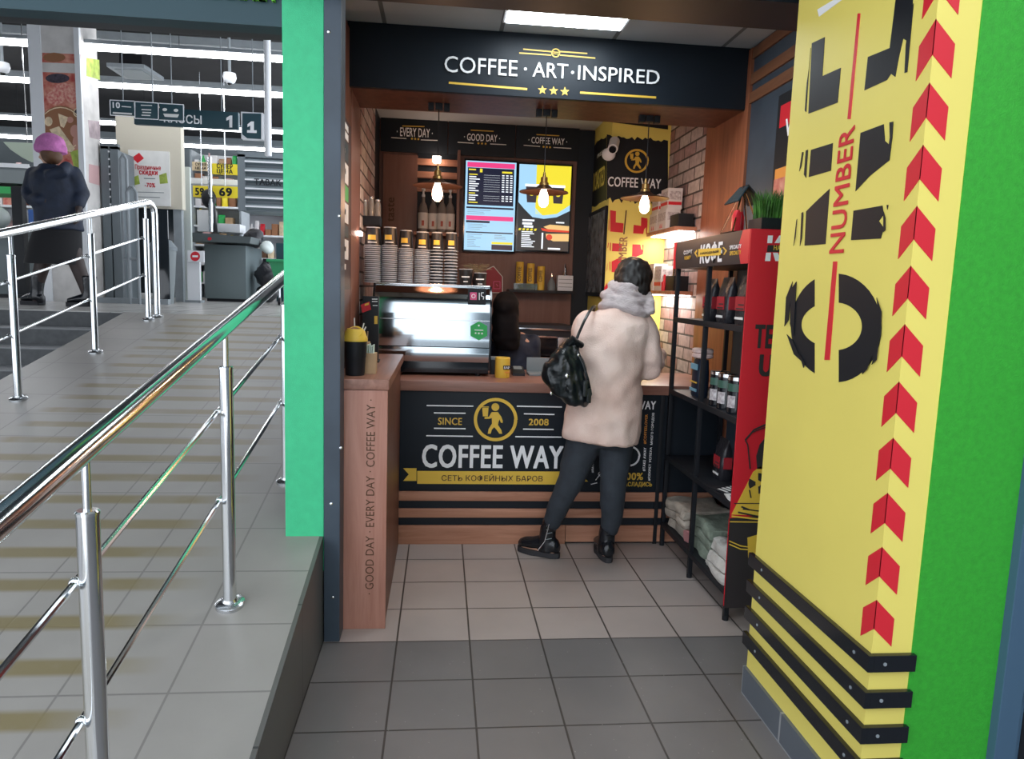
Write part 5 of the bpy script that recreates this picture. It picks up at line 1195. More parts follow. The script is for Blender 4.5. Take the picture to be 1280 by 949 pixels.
# ---- barista bending behind the display case
bar = person('barista in black with dark hair bending down behind the counter, right of the display case', (.42, 4.85, 0))
QB = 4.72
def QQ(px, py, y=QB): v = atY(px, py, y); return (v.x, v.y, v.z)
mb = MB(); hb = Vector(QQ(632, 388, 4.70)); Mb = head(mb, hb, (.2,.85,-.5), .95)
limb(mb, [(*QQ(634,405,4.72),.05),(*QQ(637,418,4.78),.055)])
mb.loft([hring(QQ(x,y,4.85), w, d, 18) for x, y, w, d in ((640,520,.15,.11),(640,480,.15,.11),(639,445,.16,.11),(637,425,.17,.10),(636,415,.10,.07))])
bx, bz = QQ(640, 520, 4.85)[0], .80
for sx in (-1,1): limb(mb, [(bx+sx*.09,4.9,.80,.085),(bx+sx*.10,4.86,.45,.06),(bx+sx*.10,4.92,.09,.04),(bx+sx*.10,4.90,.04,.035),(bx+sx*.11,5.0,.035,.03)])
mb.ball((bx,4.88,.84),(.16,.12,.13),16)
for sx in (-1,1):
    s0 = Vector(QQ(637,428,4.84))+Vector((sx*.15,0,0)); e0 = s0+Vector((sx*.03,.06,-.22)); w0 = e0+Vector((-sx*.05,.12,.12)); limb(mb, [(*s0,.05),(*e0,.04),(*w0,.027)]); hand(mb, w0, (0,1,0), (0,0,-1), .92, .5, sx)
fused('body', mb, 'skin', bar, .008, 3)
mb = MB(); mb.ball(hb+Vector((0,-.015,.03)), (.088,.098,.095), 20); mb.loft([hring(hb+Vector((dx,dy,dz)), w, d, 18) for dx,dy,dz,w,d in ((0,-.01,.02,.085,.085),(.0,-.02,-.08,.09,.075),(.01,-.02,-.18,.095,.06),(.02,-.0,-.26,.075,.045))])
fused('hair', mb, 'hair_dull', bar, .009, 3, .008, 22)
mb = MB(); mb.loft([hring(QQ(x,y,4.86), w, d, 24) for x, y, w, d in ((640,530,.185,.135),(640,490,.175,.13),(640,455,.18,.13),(638,430,.19,.12),(637,416,.12,.085))])
for sx in (-1,1):
    s0 = Vector(QQ(637,428,4.84))+Vector((sx*.15,0,0)); e0 = s0+Vector((sx*.03,.06,-.22)); w0 = e0+Vector((-sx*.05,.10,.10)); limb(mb, [(*s0,.065),(*e0,.055),(*w0,.04)])
fused('sweatshirt', mb, 'navy_cloth', bar, .012, 4, .008, 14)
mb = MB(); mb.ball((bx,4.88,.83),(.175,.135,.15),16)
for sx in (-1,1): limb(mb, [(bx+sx*.09,4.9,.80,.10),(bx+sx*.10,4.86,.45,.078),(bx+sx*.10,4.92,.12,.06)])
fused('trousers', mb, 'black_cloth', bar, .012, 4)
for sx in (-1,1): mb = MB(); mb.loft([hring((bx+sx*.10, 4.93, z), .05, .09+.02*(z<.05), 16, sq=2.6) for z in (.002,.03,.06,.10)]); part('shoe', mb, 'sole', bar)

# ---- shopper in the store
GY = 7.35
def G(px, py, y=GY): v = atY(px, py, y); return (v.x, v.y, v.z)
sg = lambda n: n*GY/FPX
fz = FZ
shop = person('shopper in a navy jacket, dark skirt and pink knitted hat walking through the store', (G(75,384)[0], GY, FZ))
mb = MB(); gh = Vector(G(61,190)); Mg = head(mb, gh, (-.75,.5,-.25), 1.05)
limb(mb, [(*G(62,204),.055),(*G(66,214),.06)])
mb.loft([hring(G(x,y), sg(w), d, 18) for x, y, w, d in ((72,300,21,.13),(72,270,20,.13),(70,240,22,.13),(68,222,23,.12),(66,214,12,.08))])
aL, aR = G(46,378), G(110,378)
limb(mb, [(*G(62,298),.10),(*G(52,335),.066),(*G(46,356),.058),(aL[0],aL[1],FZ+.09,.042),(aL[0],aL[1],FZ+.06,.04)])
limb(mb, [(*G(84,298),.10),(*G(98,335),.066),(*G(106,356),.058),(aR[0],aR[1],FZ+.09,.042),(aR[0],aR[1],FZ+.06,.04)])
limb(mb, [(*G(44,222),.06),(*G(38,245),.05),(*G(48,250,7.2),.03)]); hand(mb, G(48,250,7.2), (1,-.3,-.2), (0,1,0), 1, .6, 1)
limb(mb, [(*G(92,222),.06),(*G(102,245),.05),(*G(98,262,7.25),.03)]); hand(mb, G(98,262,7.25), (0,-.2,-1), (-1,0,0), 1, .4, -1)
fused('body', mb, 'tights', shop, .010, 3)
o = [x for x in C.objects if x.parent == shop][0]
o.data.materials.append(K('skin'))
for p in o.data.polygons:
    if p.center.z + FZ > G(60,212)[2] or (abs(p.center.z+FZ-G(48,250)[2]) < .14 and p.center.x < -.15): p.material_index = 1
mb = MB(); mb.loft([hring(G(x,y), sg(w), d, 28) for x, y, w, d in ((74,288,26,.19),(73,272,25.5,.19),(72,250,25,.18),(69,232,27,.18),(67,218,25,.16),(65,210,14,.11),(64,206,11,.1))])
limb(mb, [(*G(45,219),.085),(*G(37,240),.075),(*G(40,250,7.25),.06),(*G(49,250,7.18),.045)], 16)
limb(mb, [(*G(91,219),.09),(*G(101,243),.08),(*G(99,256,7.28),.055)], 16)
mb.path([G(53,214), G(64,220,7.2), G(78,214,7.2), G(86,206,7.3)], [.05,.06,.06,.04], 12)
fused('jacket', mb, 'navy_cloth', shop, .014, 4, .012, 9)
mb = MB(); mb.loft([hring(G(x,y), sg(w), d, 28) for x, y, w, d in ((67,330,30,.22),(69,310,28,.21),(72,290,25,.18),(72,275,23,.16))])
part('skirt', mb, 'black_cloth', shop)
for a_, d_ in ((aL, Vector((-.9,.3,0)).normalized()), (aR, Vector((-.9,-.2,0)).normalized())):
    mb = MB(); s_ = d_.cross(Vector((0,0,1))); A = Vector((a_[0], a_[1], FZ))
    mb.loft([ring(A+Vector((.02,0,.30)), .07, (0,0,1), 16), ring(A+Vector((.01,0,.15)), .055, (0,0,1), 16), ring(A+Vector((0,0,.06)), .055, (0,0,1), 16)])
    def fr2(t_, w, h): c = A + d_*t_; return [c + s_*w*math.cos(2*PI*j/16) + Vector((0,0,.035+h*.5+h*.5*math.sin(2*PI*j/16))) for j in range(16)]
    mb.loft([fr2(-.08,.03,.06), fr2(-.04,.045,.10), fr2(.05,.045,.09), fr2(.13,.045,.06), fr2(.18,.02,.04)])
    mb.box(A.x-.04*1+.06, A.x+.075, A.y-.03, A.y+.03, FZ, FZ+.05)
    b = fused('boot', mb, 'boot_leather', shop, .012, 2)
    mb = MB(); q0 = A+d_*.08; mb.loft([[q0+d_*.11*math.cos(2*PI*j/16)+s_*.045*math.sin(2*PI*j/16)+Vector((0,0,z)) for j in range(16)] for z in (.0,.04)]); part('sole', mb, 'sole', b)
mb = MB(); mb.ball(gh+Vector((.02,0,.06)), (.125,.125,.115), 20); mb.lathe([(.128,-.01),(.135,0),(.135,.05),(.12,.06)], tuple(gh+Vector((.02,0,.0))), 24)
fused('knitted_hat', mb, 'beanie', shop, .012, 3, .008, 16)
mb = MB(); mb.ball(gh+Vector((.04,-.03,-.03)), (.09,.09,.09), 14); fused('hair', mb, 'brown_dark', shop, .012, 2, .01, 20)

# ================================================================ STORE
def tube_light(y, x0, x1, z, lab):
    t = thing('linear_light', lab, 'ceiling light', ((x0+x1)/2, y, z), 'rows of linear ceiling lights')
    part('diffuser', MB().box(x0, x1, y-.05, y+.05, z, z+.05, .01), mat('tube', (1,1,1), .4, emit=(.96,.97,1), es=13), t)
    part('housing', MB().box(x0, x1, y-.06, y+.06, z+.05, z+.09), 'grey_metal', t)
    for k in range(int((x1-x0)/2)): part('hanger', MB().tube((x0+.5+2*k, y, z+.09), (x0+.5+2*k, y, 4.76), .004, 6), 'dark_metal', t)
LZ = 3.95
for k, (py_, lab) in enumerate(((66,'nearest row of white linear lights under the dark store ceiling'),(111.5,'second row of white linear lights behind the food column'),(158,'third row of linear lights behind the hanging checkout sign'),(181,'farthest row of linear lights above the price signs'))):
    tube_light(atZ(180, py_, LZ).y, -13.5, -.75, LZ, lab)
# hanging cable trays between lights
for k, (y_, z_) in enumerate(((7.2,4.45),(9.9,4.35),(12.0,4.35))):
    t = thing('cable_tray', ('nearest','middle','farthest')[k]+' grey cable tray along the dark store ceiling', 'cable tray', (-6, y_, z_))
    part('tray', MB().box(-13.8, -.7, y_-.15, y_+.15, z_, z_+.02), 'grey_metal', t); part('tray_edge', MB().box(-13.8, -.7, y_-.16, y_-.14, z_, z_+.09), 'grey_metal', t)
    for xx in (-12,-9,-6,-3): part('hanger', MB().tube((xx,y_,z_+.02),(xx,y_,4.76),.006,6), 'steel_brushed', t)
    for j in range(3): part('cable', MB().tube((-13.8, y_-.1+.08*j, z_+.035), (-.7, y_-.1+.08*j, z_+.035), .014, 6), 'black', t)
for px_, py_, lab in ((287,97,'white dome security camera on the ceiling above the checkout sign'),(3,84,'white dome security camera at the left edge of the store ceiling')):
    c = atY(px_, py_, 9.3); t = thing('dome_camera', lab, 'camera', (c.x, c.y, 4.75))
    part('pole', MB().tube((c.x,c.y,c.z+.04),(c.x,c.y,4.75),.018,8), 'grey_metal', t); part('dome', MB().lathe([(0,.05),(.07,.05),(.08,.0),(.06,-.05),(.03,-.07),(0,-.075)], tuple(c), 18), 'white_plastic', t); part('lens', MB().lathe([(.05,-.048),(.055,-.04),(.02,-.085),(0,-.09)], tuple(c), 14), 'black_gloss', t)
# square ceiling diffuser
q4 = [atZ(x, y, 4.3) for x, y in ((133,83),(180,85),(205,101),(157,99))]
xm, ym = sum(p.x for p in q4)/4, sum(p.y for p in q4)/4
t = thing('air_diffuser', 'square grey air diffuser panel hanging under the store ceiling right of the food column', 'air diffuser', (xm, ym, 4.3))
mb = MB(); mb.prism([tuple(p) for p in q4], (0,0,.05)); part('frame', mb, 'grey_metal', t, smooth=False)
cc = Vector((xm, ym, 4.3)); mb = MB(); mb.prism([tuple(cc+(p-cc)*.72-Vector((0,0,.012))) for p in q4], (0,0,.01)); part('grille', mb, 'grey_plastic', t, smooth=False)
part('duct', MB().box(xm-.15, xm+.15, ym-.15, ym+.15, 4.34, 4.75), 'dark_metal', t)
# dark fascia over the store entrance
fa = atY(200, 22, 2.95); t = thing('entrance_fascia', 'dark teal fascia over the store entrance with the lower edge of green letters', 'fascia', (-5, 3, 2.4))
part('board', MB().box(-9.4, -.606, 2.86, 2.95, atY(356,34,2.86).z, 3.3), 'sign_teal', t)
part('underside', MB().box(-9.4, -.606, 2.95, 3.02, atY(356,34,2.86).z, atY(356,34,2.86).z+.06), 'dark_metal', t)
p = front(2.86)
a_ = p.px(285, 2); txt('lettering', 'MARKET', p, (a_[0]-.10, p.px(349,4)[1]), (p.px(351,0)[0], p.px(349,4)[1]+.16), mat('letter_green',(.20,.62,.05),.5), t, bold=.03, px=False, ext=.02)
struct('wall_front', MB().box(-14, -.606, 3.03, 3.2, 3.3, 4.8), 'ceiling_dark')
# wall column wrapped in food photographs
CYf = 8.6
ca, cb = atY(40, 66, CYf), atY(104, 240, CYf); cw = 1.1
t = thing('food_column', 'square store column wrapped in a cheese and meat board photograph, behind the shopper', 'column', ((ca.x+cb.x)/2, CYf+.4, FZ))
ctop = 4.74
dep = .46
part('column_body', MB().box(ca.x, cb.x, CYf, CYf+dep, FZ, ctop), 'food_pale', t)
q = front(CYf)
part('corner_profile', MB().box(ca.x-.03, ca.x+.10, CYf-.02, CYf+.02, FZ, ctop), 'white_plastic', t); part('corner_profile', MB().box(cb.x-.025, cb.x+.03, CYf-.02, CYf+.02, FZ, ctop), 'white_plastic', t)
gfx('photograph', q, [[(53,66),(101,68),(103,245),(47,245)]], 'food_red', t)
gfx('photo_board', q, [disc(76,162,28,28,30)], 'food_wood', t, off=.002); gfx('photo_board_rim', q, ringpoly(76,162,28,1.2,24), 'food_bread', t, off=.004)
gfx('photo_cheese', q, [[(62,162),(74,158),(94,186),(90,190),(80,189)], [(73,142),(86,147),(80,160),(76,158)], disc(61,152,5,12,6)], 'food_bread', t, off=.004)
gfx('photo_meat', q, [disc(94,164,6,12,8), disc(88,150,4,12), disc(96,178,5,10,9)], mat('food_ham',(.55,.28,.22),.6), t, off=.004)
gfx('photo_fruit', q, [disc(72,98,15,16,6)], 'food_dark', t, off=.002); gfx('photo_fruit', q, [[(88,190),(102,186),(103,215),(93,210)]], 'food_green', t, off=.003)
gfx('photo_meat', q, [disc(80,112,14,14,8), disc(70,122,12,14,9), disc(92,120,10,14,10)], mat('food_meat',(.55,.10,.10),.6, var=1, col2=(.75,.45,.35), scale=40), t, off=.003)
gfx('photo_mist', q, [[(50,78),(101,80),(101,92),(50,90)]], 'food_pale', t, off=.003); gfx('photo_crust', q, [disc(68,72,14,12,6)], 'food_wood', t, off=.004)
gfx('photo_bowl', q, ringpoly(98,141,6,1.2,16), 'food_bread', t, off=.005); gfx('photo_bowl', q, [disc(98,141,4.6,14)], 'food_dark', t, off=.005)
q = leftw(cb.x)
gfx('photo_side', q, [[(108,72),(124,75),(125,100),(108,95)]], 'food_green', t); gfx('photo_side', q, [[(110,150),(125,152),(125,175),(112,172)]], mat('food_mauve',(.42,.34,.36),.6,var=.3), t); gfx('photo_side', q, [[(111,205),(125,208),(125,232),(111,228)]], mat('food_rose',(.6,.38,.38),.6), t)
# hanging checkout sign and three small screens
HYs = 8.2
def hang(name, label, quad, y, th, m, hooks=(), frame=None):
    a_ = atY(*quad[0], y); b_ = atY(*quad[1], y)
    t = thing(name, label, 'sign', ((a_.x+b_.x)/2, y, b_.z))
    part('board', MB().box(a_.x, b_.x, y, y+th, b_.z, a_.z, .003), m, t)
    for hx in hooks: p = atY(hx, quad[0][1], y); part('hanger', MB().tube((p.x, y+th/2, a_.z), (p.x, y+th/2, LZ if False else 4.75), .006, 6), 'grey_metal', t)
    return t, front(y)
t, q = hang('checkout_sign', 'long dark teal hanging sign reading КАССЫ 1 over the checkouts', ((167,133),(298,162)), HYs, .06, 'sign_teal', (190,276))
txt('lettering', 'КАССЫ', q, (205,153), (252,144.5), 'white', t, bold=.02); gfx('lettering', q, [[(283,147.5),(287.5,144.5),(290.5,144.5),(290.5,159.5),(286.8,159.5),(286.8,149.5),(283,151)]], 'white', t, off=.003)
t, q = hang('info_screen', 'small dark hanging screen reading 10, leftmost of the three over the poster', ((138,126),(167,144)), HYs-.15, .04, 'sign_teal', (153,))
gfx('frame', q, [line(137,125,168,126.5,1), line(138,144,168,146,1), line(137.5,125,138,144,1)], 'white', t); txt('lettering', '10', q, (141,135), (150,128), 'white', t, bold=.03); gfx('printed_line', q, [line(152,133,164,134,1.2), line(141,141,165,142.5,2)], 'paper_white', t)
t, q = hang('info_screen', 'small dark hanging screen with listed lines, middle of the three over the poster', ((169,127.5),(197.5,148)), HYs-.15, .04, 'sign_teal', (190,))
gfx('frame', q, [line(168.5,127,198,129,1), line(168.5,148,198,149.5,1), line(168.7,127,168.7,148,1), line(198,129,198,149,1)], 'white', t); gfx('printed_line', q, [line(176,131.5,190,132,1.2), line(177,137,189,137.5,1.4), line(178,140.5,189,141,1.4), line(177,144,188,144.5,1.4)], 'paper_white', t)
t, q = hang('info_screen', 'small dark hanging screen with pale pictures, rightmost of the three over the poster', ((199.5,129),(229,150)), HYs-.15, .04, 'sign_teal', (214,))
gfx('frame', q, [line(199,129,229.5,131,1), line(199,150,229.5,151.5,1), line(229.5,131,229.5,151,1)], 'white', t); gfx('picture', q, [disc(206,137,3,10,2), disc(220,138,3,10,2), [(204,142),(224,143),(222,147),(206,146)]], 'paper_white', t)
t, q = hang('number_sign', 'white framed lightbox sign with a large 1 beside the hanging checkout sign', ((301,139.5),(329,175)), 8.0, .08, 'white_plastic', (315,))
gfx('face', q, [[(303,141.5),(326.5,142),(326.5,174),(309,173),(303,168)]], 'sign_teal', t); gfx('lettering', q, [[(309.5,155.5),(314,152),(317.5,152),(317.5,163),(321,163),(321,166.5),(309,166),(309,162.8),(313,162.8),(313,157),(309.5,159)]], 'white', t, off=.004)
c = atY(334, 150, 8.02); t = single('sign_pole', MB().tube((c.x, 8.05, atY(334,195,8.05).z), (c.x, 8.05, 4.75), .035, 12), 'white_plastic', 'white vertical pole beside the lightbox with the number 1', 'pole')
# cream partition with the poster
PYs = 9.6
a_, b_ = atY(144, 143, PYs), atY(228, 262, PYs)
t = thing('cream_partition', 'tall cream partition wall hanging behind the poster of price promotions', 'partition', ((a_.x+b_.x)/2, PYs, FZ))
part('panel', MB().box(a_.x, b_.x, PYs, PYs+.12, b_.z, a_.z+.12), 'cream', t)
part('frame_leg', MB().box(a_.x+.1, a_.x+.2, PYs+.02, PYs+.1, FZ, b_.z), 'grey_metal', t); part('frame_leg', MB().box(b_.x-.12, b_.x-.02, PYs+.02, PYs+.1, FZ, b_.z), 'grey_metal', t)
part('glass_panel', MB().box(a_.x+.2, b_.x-.12, PYs+.04, PYs+.06, FZ+.1, b_.z), 'glass_dark', t)
a_, b_ = atY(160, 187, PYs-.03), atY(213, 258, PYs-.03); q = front(PYs-.03)
t = thing('promotion_poster', 'white promotion poster with red lettering on the cream partition', 'poster', ((a_.x+b_.x)/2, PYs-.03, b_.z))
part('sheet', MB().box(a_.x, b_.x, PYs-.03, PYs-.002, b_.z, a_.z), 'paper_white', t)
gfx('red_emblem', q, [[(165,197),(174,191),(180,198),(172,204)]], 'pillar_red', t); txt('lettering', 'Праздничные', q, (169,213), (201,207), 'red', t, bold=.03); txt('lettering', 'скидки', q, (174,219.5), (197,214), 'red', t, bold=.04)
gfx('picture', q, [[(165,222),(173,219),(175,230),(166,232)], [(199,219),(208,216),(210,229),(200,230)]], 'food_green', t); txt('lettering', '-70%', q, (181,234), (194,229), 'red', t, bold=.03)
gfx('printed_line', q, [line(168,240,205,241,.8), line(170,246,200,247,.8), line(180,223,194,223.5,1)], 'grey_plastic', t)
# louvred grey cabinet
def louvre(name, label, x0, y0, x1, y1, Y_, n, depth, word=None, foot=False):
    a_, b_ = atY(x0, y0, Y_), atY(x1, y1, Y_); zb = FZ if foot else b_.z
    t = thing(name, label, 'cabinet', ((a_.x+b_.x)/2, Y_+depth/2, zb))
    part('cabinet_body', MB().box(a_.x, b_.x, Y_+.03, Y_+depth, zb, a_.z), 'store_grey', t)
    part('frame', MB().box(a_.x-.03, a_.x+.06, Y_-.01, Y_+.05, zb, a_.z+.03), 'store_grey', t); part('frame', MB().box(b_.x-.06, b_.x+.03, Y_-.01, Y_+.05, zb, a_.z+.03), 'store_grey', t)
    part('frame', MB().box(a_.x-.03, b_.x+.03, Y_-.01, Y_+.05, a_.z, a_.z+.06), 'store_grey', t)
    for k in range(n):
        z0 = b_.z + (a_.z-b_.z)*k/n; z1 = b_.z + (a_.z-b_.z)*(k+1)/n
        mb = MB(); mb.prism([(a_.x+.06, Y_+.03, z0+.02), (a_.x+.06, Y_-.02, z0+.05), (a_.x+.06, Y_+.01, z1-.01), (a_.x+.06, Y_+.03, z1-.01)], (b_.x-a_.x-.12, 0, 0)); part('shutter_slat', mb, 'louvre_grey', t)
        part('slat_edge', MB().box(a_.x+.06, b_.x-.06, Y_-.025, Y_-.018, z0+.045, z0+.065), 'white_plastic', t)
    if word: q = front(Y_-.03); txt('lettering', word, q, (318,231), (352,225), 'black', t, bold=.02, off=.012)
    return t
mat('louvre_grey', (.13,.17,.19), .4)
louvre('tobacco_cabinet', 'large grey roller shutter cabinet hanging right, lettered TABAK', 300, 196, 364, 266, 9.4, 6, .5, 'TABAK')
louvre('shelving_cabinet', 'tall grey louvred cabinet between the food column and the poster', 129, 186, 147, 262, 9.0, 8, .5, None, True)
# gate frames beside the poster
for k, (x0, y0, x1, y1) in enumerate(((150,192,160,262),(158,233,171,262))):
    a_, b_ = atY(x0, y0, 8.7-.3*k), atY(x1, y1, 8.7-.3*k)
    t = thing('security_gate', ('taller grey tubular security gate beside the poster','shorter grey tubular security gate just behind the railing end')[k], 'gate', ((a_.x+b_.x)/2, 8.7-.3*k, FZ))
    yy = 8.7-.3*k; part('gate_frame', MB().path([(a_.x,yy,FZ),(a_.x,yy,a_.z-.06),(a_.x+.04,yy,a_.z),(b_.x-.04,yy,a_.z),(b_.x,yy,a_.z-.06),(b_.x,yy,FZ)], .016, 10), 'grey_metal', t)
    part('cross_bar', MB().tube((a_.x,yy,FZ+.5),(b_.x,yy,FZ+.5),.015,8), 'grey_metal', t)
# price signs
PY_ = 10.6
def price(label, x0, y0, x1, y1, text, tl, col='price_yellow', Y_=PY_):
    a_, b_ = atY(x0, y0, Y_), atY(x1, y1, Y_); t = thing('price_sign', label, 'sign', ((a_.x+b_.x)/2, Y_, b_.z))
    part('board', MB().box(a_.x, b_.x, Y_, Y_+.03, b_.z, a_.z), col, t); q = front(Y_)
    for (s_, bl, tr) in text: txt('lettering', s_, q, bl, tr, 'black', t, bold=.04)
    part('hanger', MB().tube(((a_.x+b_.x)/2, Y_+.02, a_.z), ((a_.x+b_.x)/2, Y_+.02, LZ+.3), .006, 6), 'steel_brushed', t)
    return t
price('yellow sign reading СУПЕР ЦЕНА hanging over the shelves, right of the metal pole', 264, 204, 298, 219, (('СУПЕР',(271,210.5),(291,205)),('ЦЕНА',(271,217.5),(291,212))), 0)
price('pale yellow sign hanging left of the СУПЕР ЦЕНА sign', 240, 202, 262, 214, (('СУПЕР',(244,207),(258,204)),('ЦЕНА',(244,212),(258,209))), 0, 'food_bread')
price('bright yellow price sign with the number 69', 264, 232, 298, 248, (('69',(274,245),(290,235)),), 0, 'price_yellow', 10.55)
price('bright yellow price sign with the number 59 left of the pole', 241, 232, 262, 247, (('59',(244,244),(255,235)),), 0, 'price_yellow', 10.55)
a_ = atY(262, 196, 10.4); b_ = atY(262, 262, 10.4); t = single('metal_pole', MB().tube((a_.x, 10.4, atY(262,291,10.3).z+.02), (a_.x, 10.4, a_.z), .03, 10), 'steel_brushed', 'slim metal pole between the two pairs of yellow price signs', 'pole')
a_, b_ = atY(236, 222, 10.9), atY(299, 232, 10.9); t = single('white_canopy', MB().box(a_.x, b_.x, 10.9, 11.1, b_.z, a_.z, .01), 'white_plastic', 'white glowing canopy strip between the upper and lower yellow signs', 'canopy')
# pale glass display panel
a_, b_ = atY(227, 208, 9.9), atY(240, 330, 9.9); t = single('glass_divider', MB().box(a_.x, b_.x, 9.9, 9.95, FZ, a_.z, .02), mat('pale_glass',(.60,.66,.64),.3), 'tall pale frosted divider between the cream partition and the price signs', 'divider')
# gondola shelves with goods
def gondola(label, x0, x1, Y_, zs_, top, ng, cols, seedn):
    t = thing('shelf_unit', label, 'shelf', ((x0+x1)/2, Y_+.3, FZ))
    part('back_panel', MB().box(x0, x1, Y_+.45, Y_+.5, FZ, top), 'white_plastic', t); part('side_panel', MB().box(x0-.03, x0, Y_, Y_+.5, FZ, top), 'grey_metal', t); part('side_panel', MB().box(x1, x1+.03, Y_, Y_+.5, FZ, top), 'grey_metal', t)
    random.seed(seedn)
    for z in zs_:
        part('shelf', MB().box(x0, x1, Y_, Y_+.45, z-.03, z), 'white_plastic', t)
        x = x0+.02
        while x < x1-.12:
            w = random.uniform(.07,.13); h = random.uniform(.13,.26); m = random.choice(cols)
            k = random.random()
            nm, lb = (('bottle','bottle') if k < .35 else ('packet','packet') if k < .7 else ('carton','carton'))
            loc = (x+w/2, Y_+.12, z)
            if k < .35: mb = MB().lathe([(0,0),(w*.42,0),(w*.42,h*.6),(w*.15,h*.85),(w*.15,h),(0,h)], loc, 10)
            elif k < .7: mb = MB().loft([hring((loc[0],loc[1],z+hh*h), w*.45*a__, .05*b__, 12, sq=4) for hh, a__, b__ in ((0,.95,.9),(.1,1,1),(.8,1,.8),(1,.95,.1))])
            else: mb = MB().box(x+.004, x+w-.004, Y_+.05, Y_+.2, z, z+h*.8, .004)
            o = single(nm, mb, m, 'small %s among the goods crowded on %s' % (lb, label.split(',')[0]), lb, 'goods on %s' % label.split(',')[0], base=loc)
            x += w+.006
    return t
wc = ['gift_white','food_bread','white','kraft','price_yellow','red','food_rose','paper_white']
gx0, gx1 = atY(241, 260, 12.0).x, atY(299, 260, 12.0).x
gondola('the bright shelf unit under the yellow price signs, far back in the store', gx0, gx1, 12.0, [FZ+.25+.3*k for k in range(7)], FZ+2.3, 0, ['gift_white','price_yellow','red','kraft','food_rose','sticker_green','food_wood','white'], 3)
gx0, gx1 = atY(302, 290, 13.2).x, atY(362, 290, 13.2).x
gondola('the wine shelf unit below the grey roller cabinet, far right of the store', gx0, gx1, 13.2, [FZ+.3+.4*k for k in range(5)], FZ+2.3, 0, ['food_wood','brown_dark','food_bread','red','orange','gift_white'], 5)
gx0, gx1 = atY(213, 290, 11.6).x, atY(229, 290, 11.6).x
gondola('the narrow goods rack left of the pale divider, behind the railing', gx0, gx1, 11.6, [FZ+.1+.33*k for k in range(5)], FZ+1.9, 0, ['food_bread','kraft','food_rose','gift_white'], 8)
gx0, gx1 = atY(-30, 270, 11.0).x, atY(40, 270, 11.0).x
gondola('the crowded shelf unit at the far left edge, beyond the shopper', gx0, gx1, 11.0, [FZ+.2+.35*k for k in range(5)], FZ+1.75, 0, wc+['sticker_green','food_red'], 9)
gx0, gx1 = atY(100, 290, 10.6).x, atY(150, 290, 10.6).x
gondola('the dim goods rack behind the railing post, right of the shopper', gx0, gx1, 10.6, [FZ+.15+.33*k for k in range(4)], FZ+1.45, 0, ['grey_plastic','kraft','food_red','price_yellow','black','gift_white'], 12)
random.seed(21)
# checkout desk
DY = 10.3
a_, b_ = atY(255, 305, DY), atY(308, 377, DY); zb = FZ
t = thing('checkout_desk', 'grey checkout desk with overhanging top beneath the yellow price signs', 'checkout', ((a_.x+b_.x)/2, DY+.4, FZ))
part('desk_body', MB().box(a_.x, b_.x, DY, DY+.9, zb+.04, a_.z, .01), mat('desk_grey',(.15,.19,.20),.45), t); part('plinth', MB().box(a_.x+.02, b_.x-.02, DY+.02, DY+.88, zb, zb+.04), 'black', t)
c_, d_ = atY(232, 290, DY-.25), atY(312, 304, DY-.25)
mb = MB(); mb.prism([(c_.x, 0, 0), (d_.x, 0, 0), (d_.x+.02, 0, c_.z-d_.z-.03), (c_.x-.02, 0, c_.z-d_.z)], (0, 1.3, 0)); mb.bm.transform(Matrix.Translation((0, DY-.25, d_.z))); part('desk_top', mb, mat('desk_top',(.085,.105,.11),.45), t, smooth=False)
q = front(DY-.252); gfx('red_emblem', q, [disc(262,298.5,2.6,12,2)], 'red', t)
a_, b_ = atY(246, 262, DY+.1), atY(266, 290, DY+.1); t = thing('till_screen', 'white backed till monitor on a black arm on the checkout desk', 'monitor', ((a_.x+b_.x)/2, DY+.1, b_.z))
part('monitor', MB().box(a_.x, b_.x-.04, DY+.1, DY+.16, b_.z, a_.z, .01), 'white_plastic', t); part('arm', MB().path([(b_.x, DY+.2, b_.z), (b_.x-.02, DY+.2, a_.z+.05), (b_.x-.1, DY+.2, a_.z+.18)], .035, 8), 'black', t)
part('printer', MB().ball((b_.x-.06, DY+.15, a_.z+.16), (.10,.09,.13), 12), 'black', t)
a_, b_ = atY(268, 279, DY+.2), atY(300, 291, DY+.2); t = single('white_carton', MB().box(a_.x, b_.x, DY+.2, DY+.5, b_.z, a_.z, .01), 'white_plastic', 'low white carton on the right end of the checkout desk', 'carton')
# bags beside the desk
for k, (x, y, r, m_, lab) in enumerate(((318,297,.12,'bag_plastic','black plastic bag heaped beside the checkout desk, upper one'),(333,309,.085,'pale_glass','white plastic bag heaped beside the checkout desk'),(335,345,.17,'bag_plastic','large black bag on the floor beside the checkout desk'),(333,368,.12,'bag_plastic','low black bag at the foot of the checkout desk'))):
    c_ = atY(x, y, 10.6); mb = MB(); mb.ball(tuple(c_), (r*1.1, r, r), 16); me = mb.mesh('b')
    for v in me.vertices: v.co += (v.co-c_).normalized()*noise.noise(v.co*9+Vector((k,0,0)))*r*.45; v.co.z = max(v.co.z, FZ+.002)
    o = link('plastic_bag', me, m_, None, (c_.x, c_.y, min(v.co.z for v in me.vertices))); tag(o, lab, 'bag')
t = thing('bag_table', 'low black packing table behind the checkout desk carrying the bags', 'table', (atY(335,320,10.9).x, 10.9, FZ)); c_ = atY(335, 318, 10.9)
part('table_top', MB().box(c_.x-.1, c_.x+.45, 11.0, 11.2, c_.z-.1, c_.z-.06), 'black', t)
for sx in (-.08,.40): part('leg', MB().box(c_.x+sx, c_.x+sx+.04, 11.05, 11.1, FZ, c_.z-.1), 'black', t)
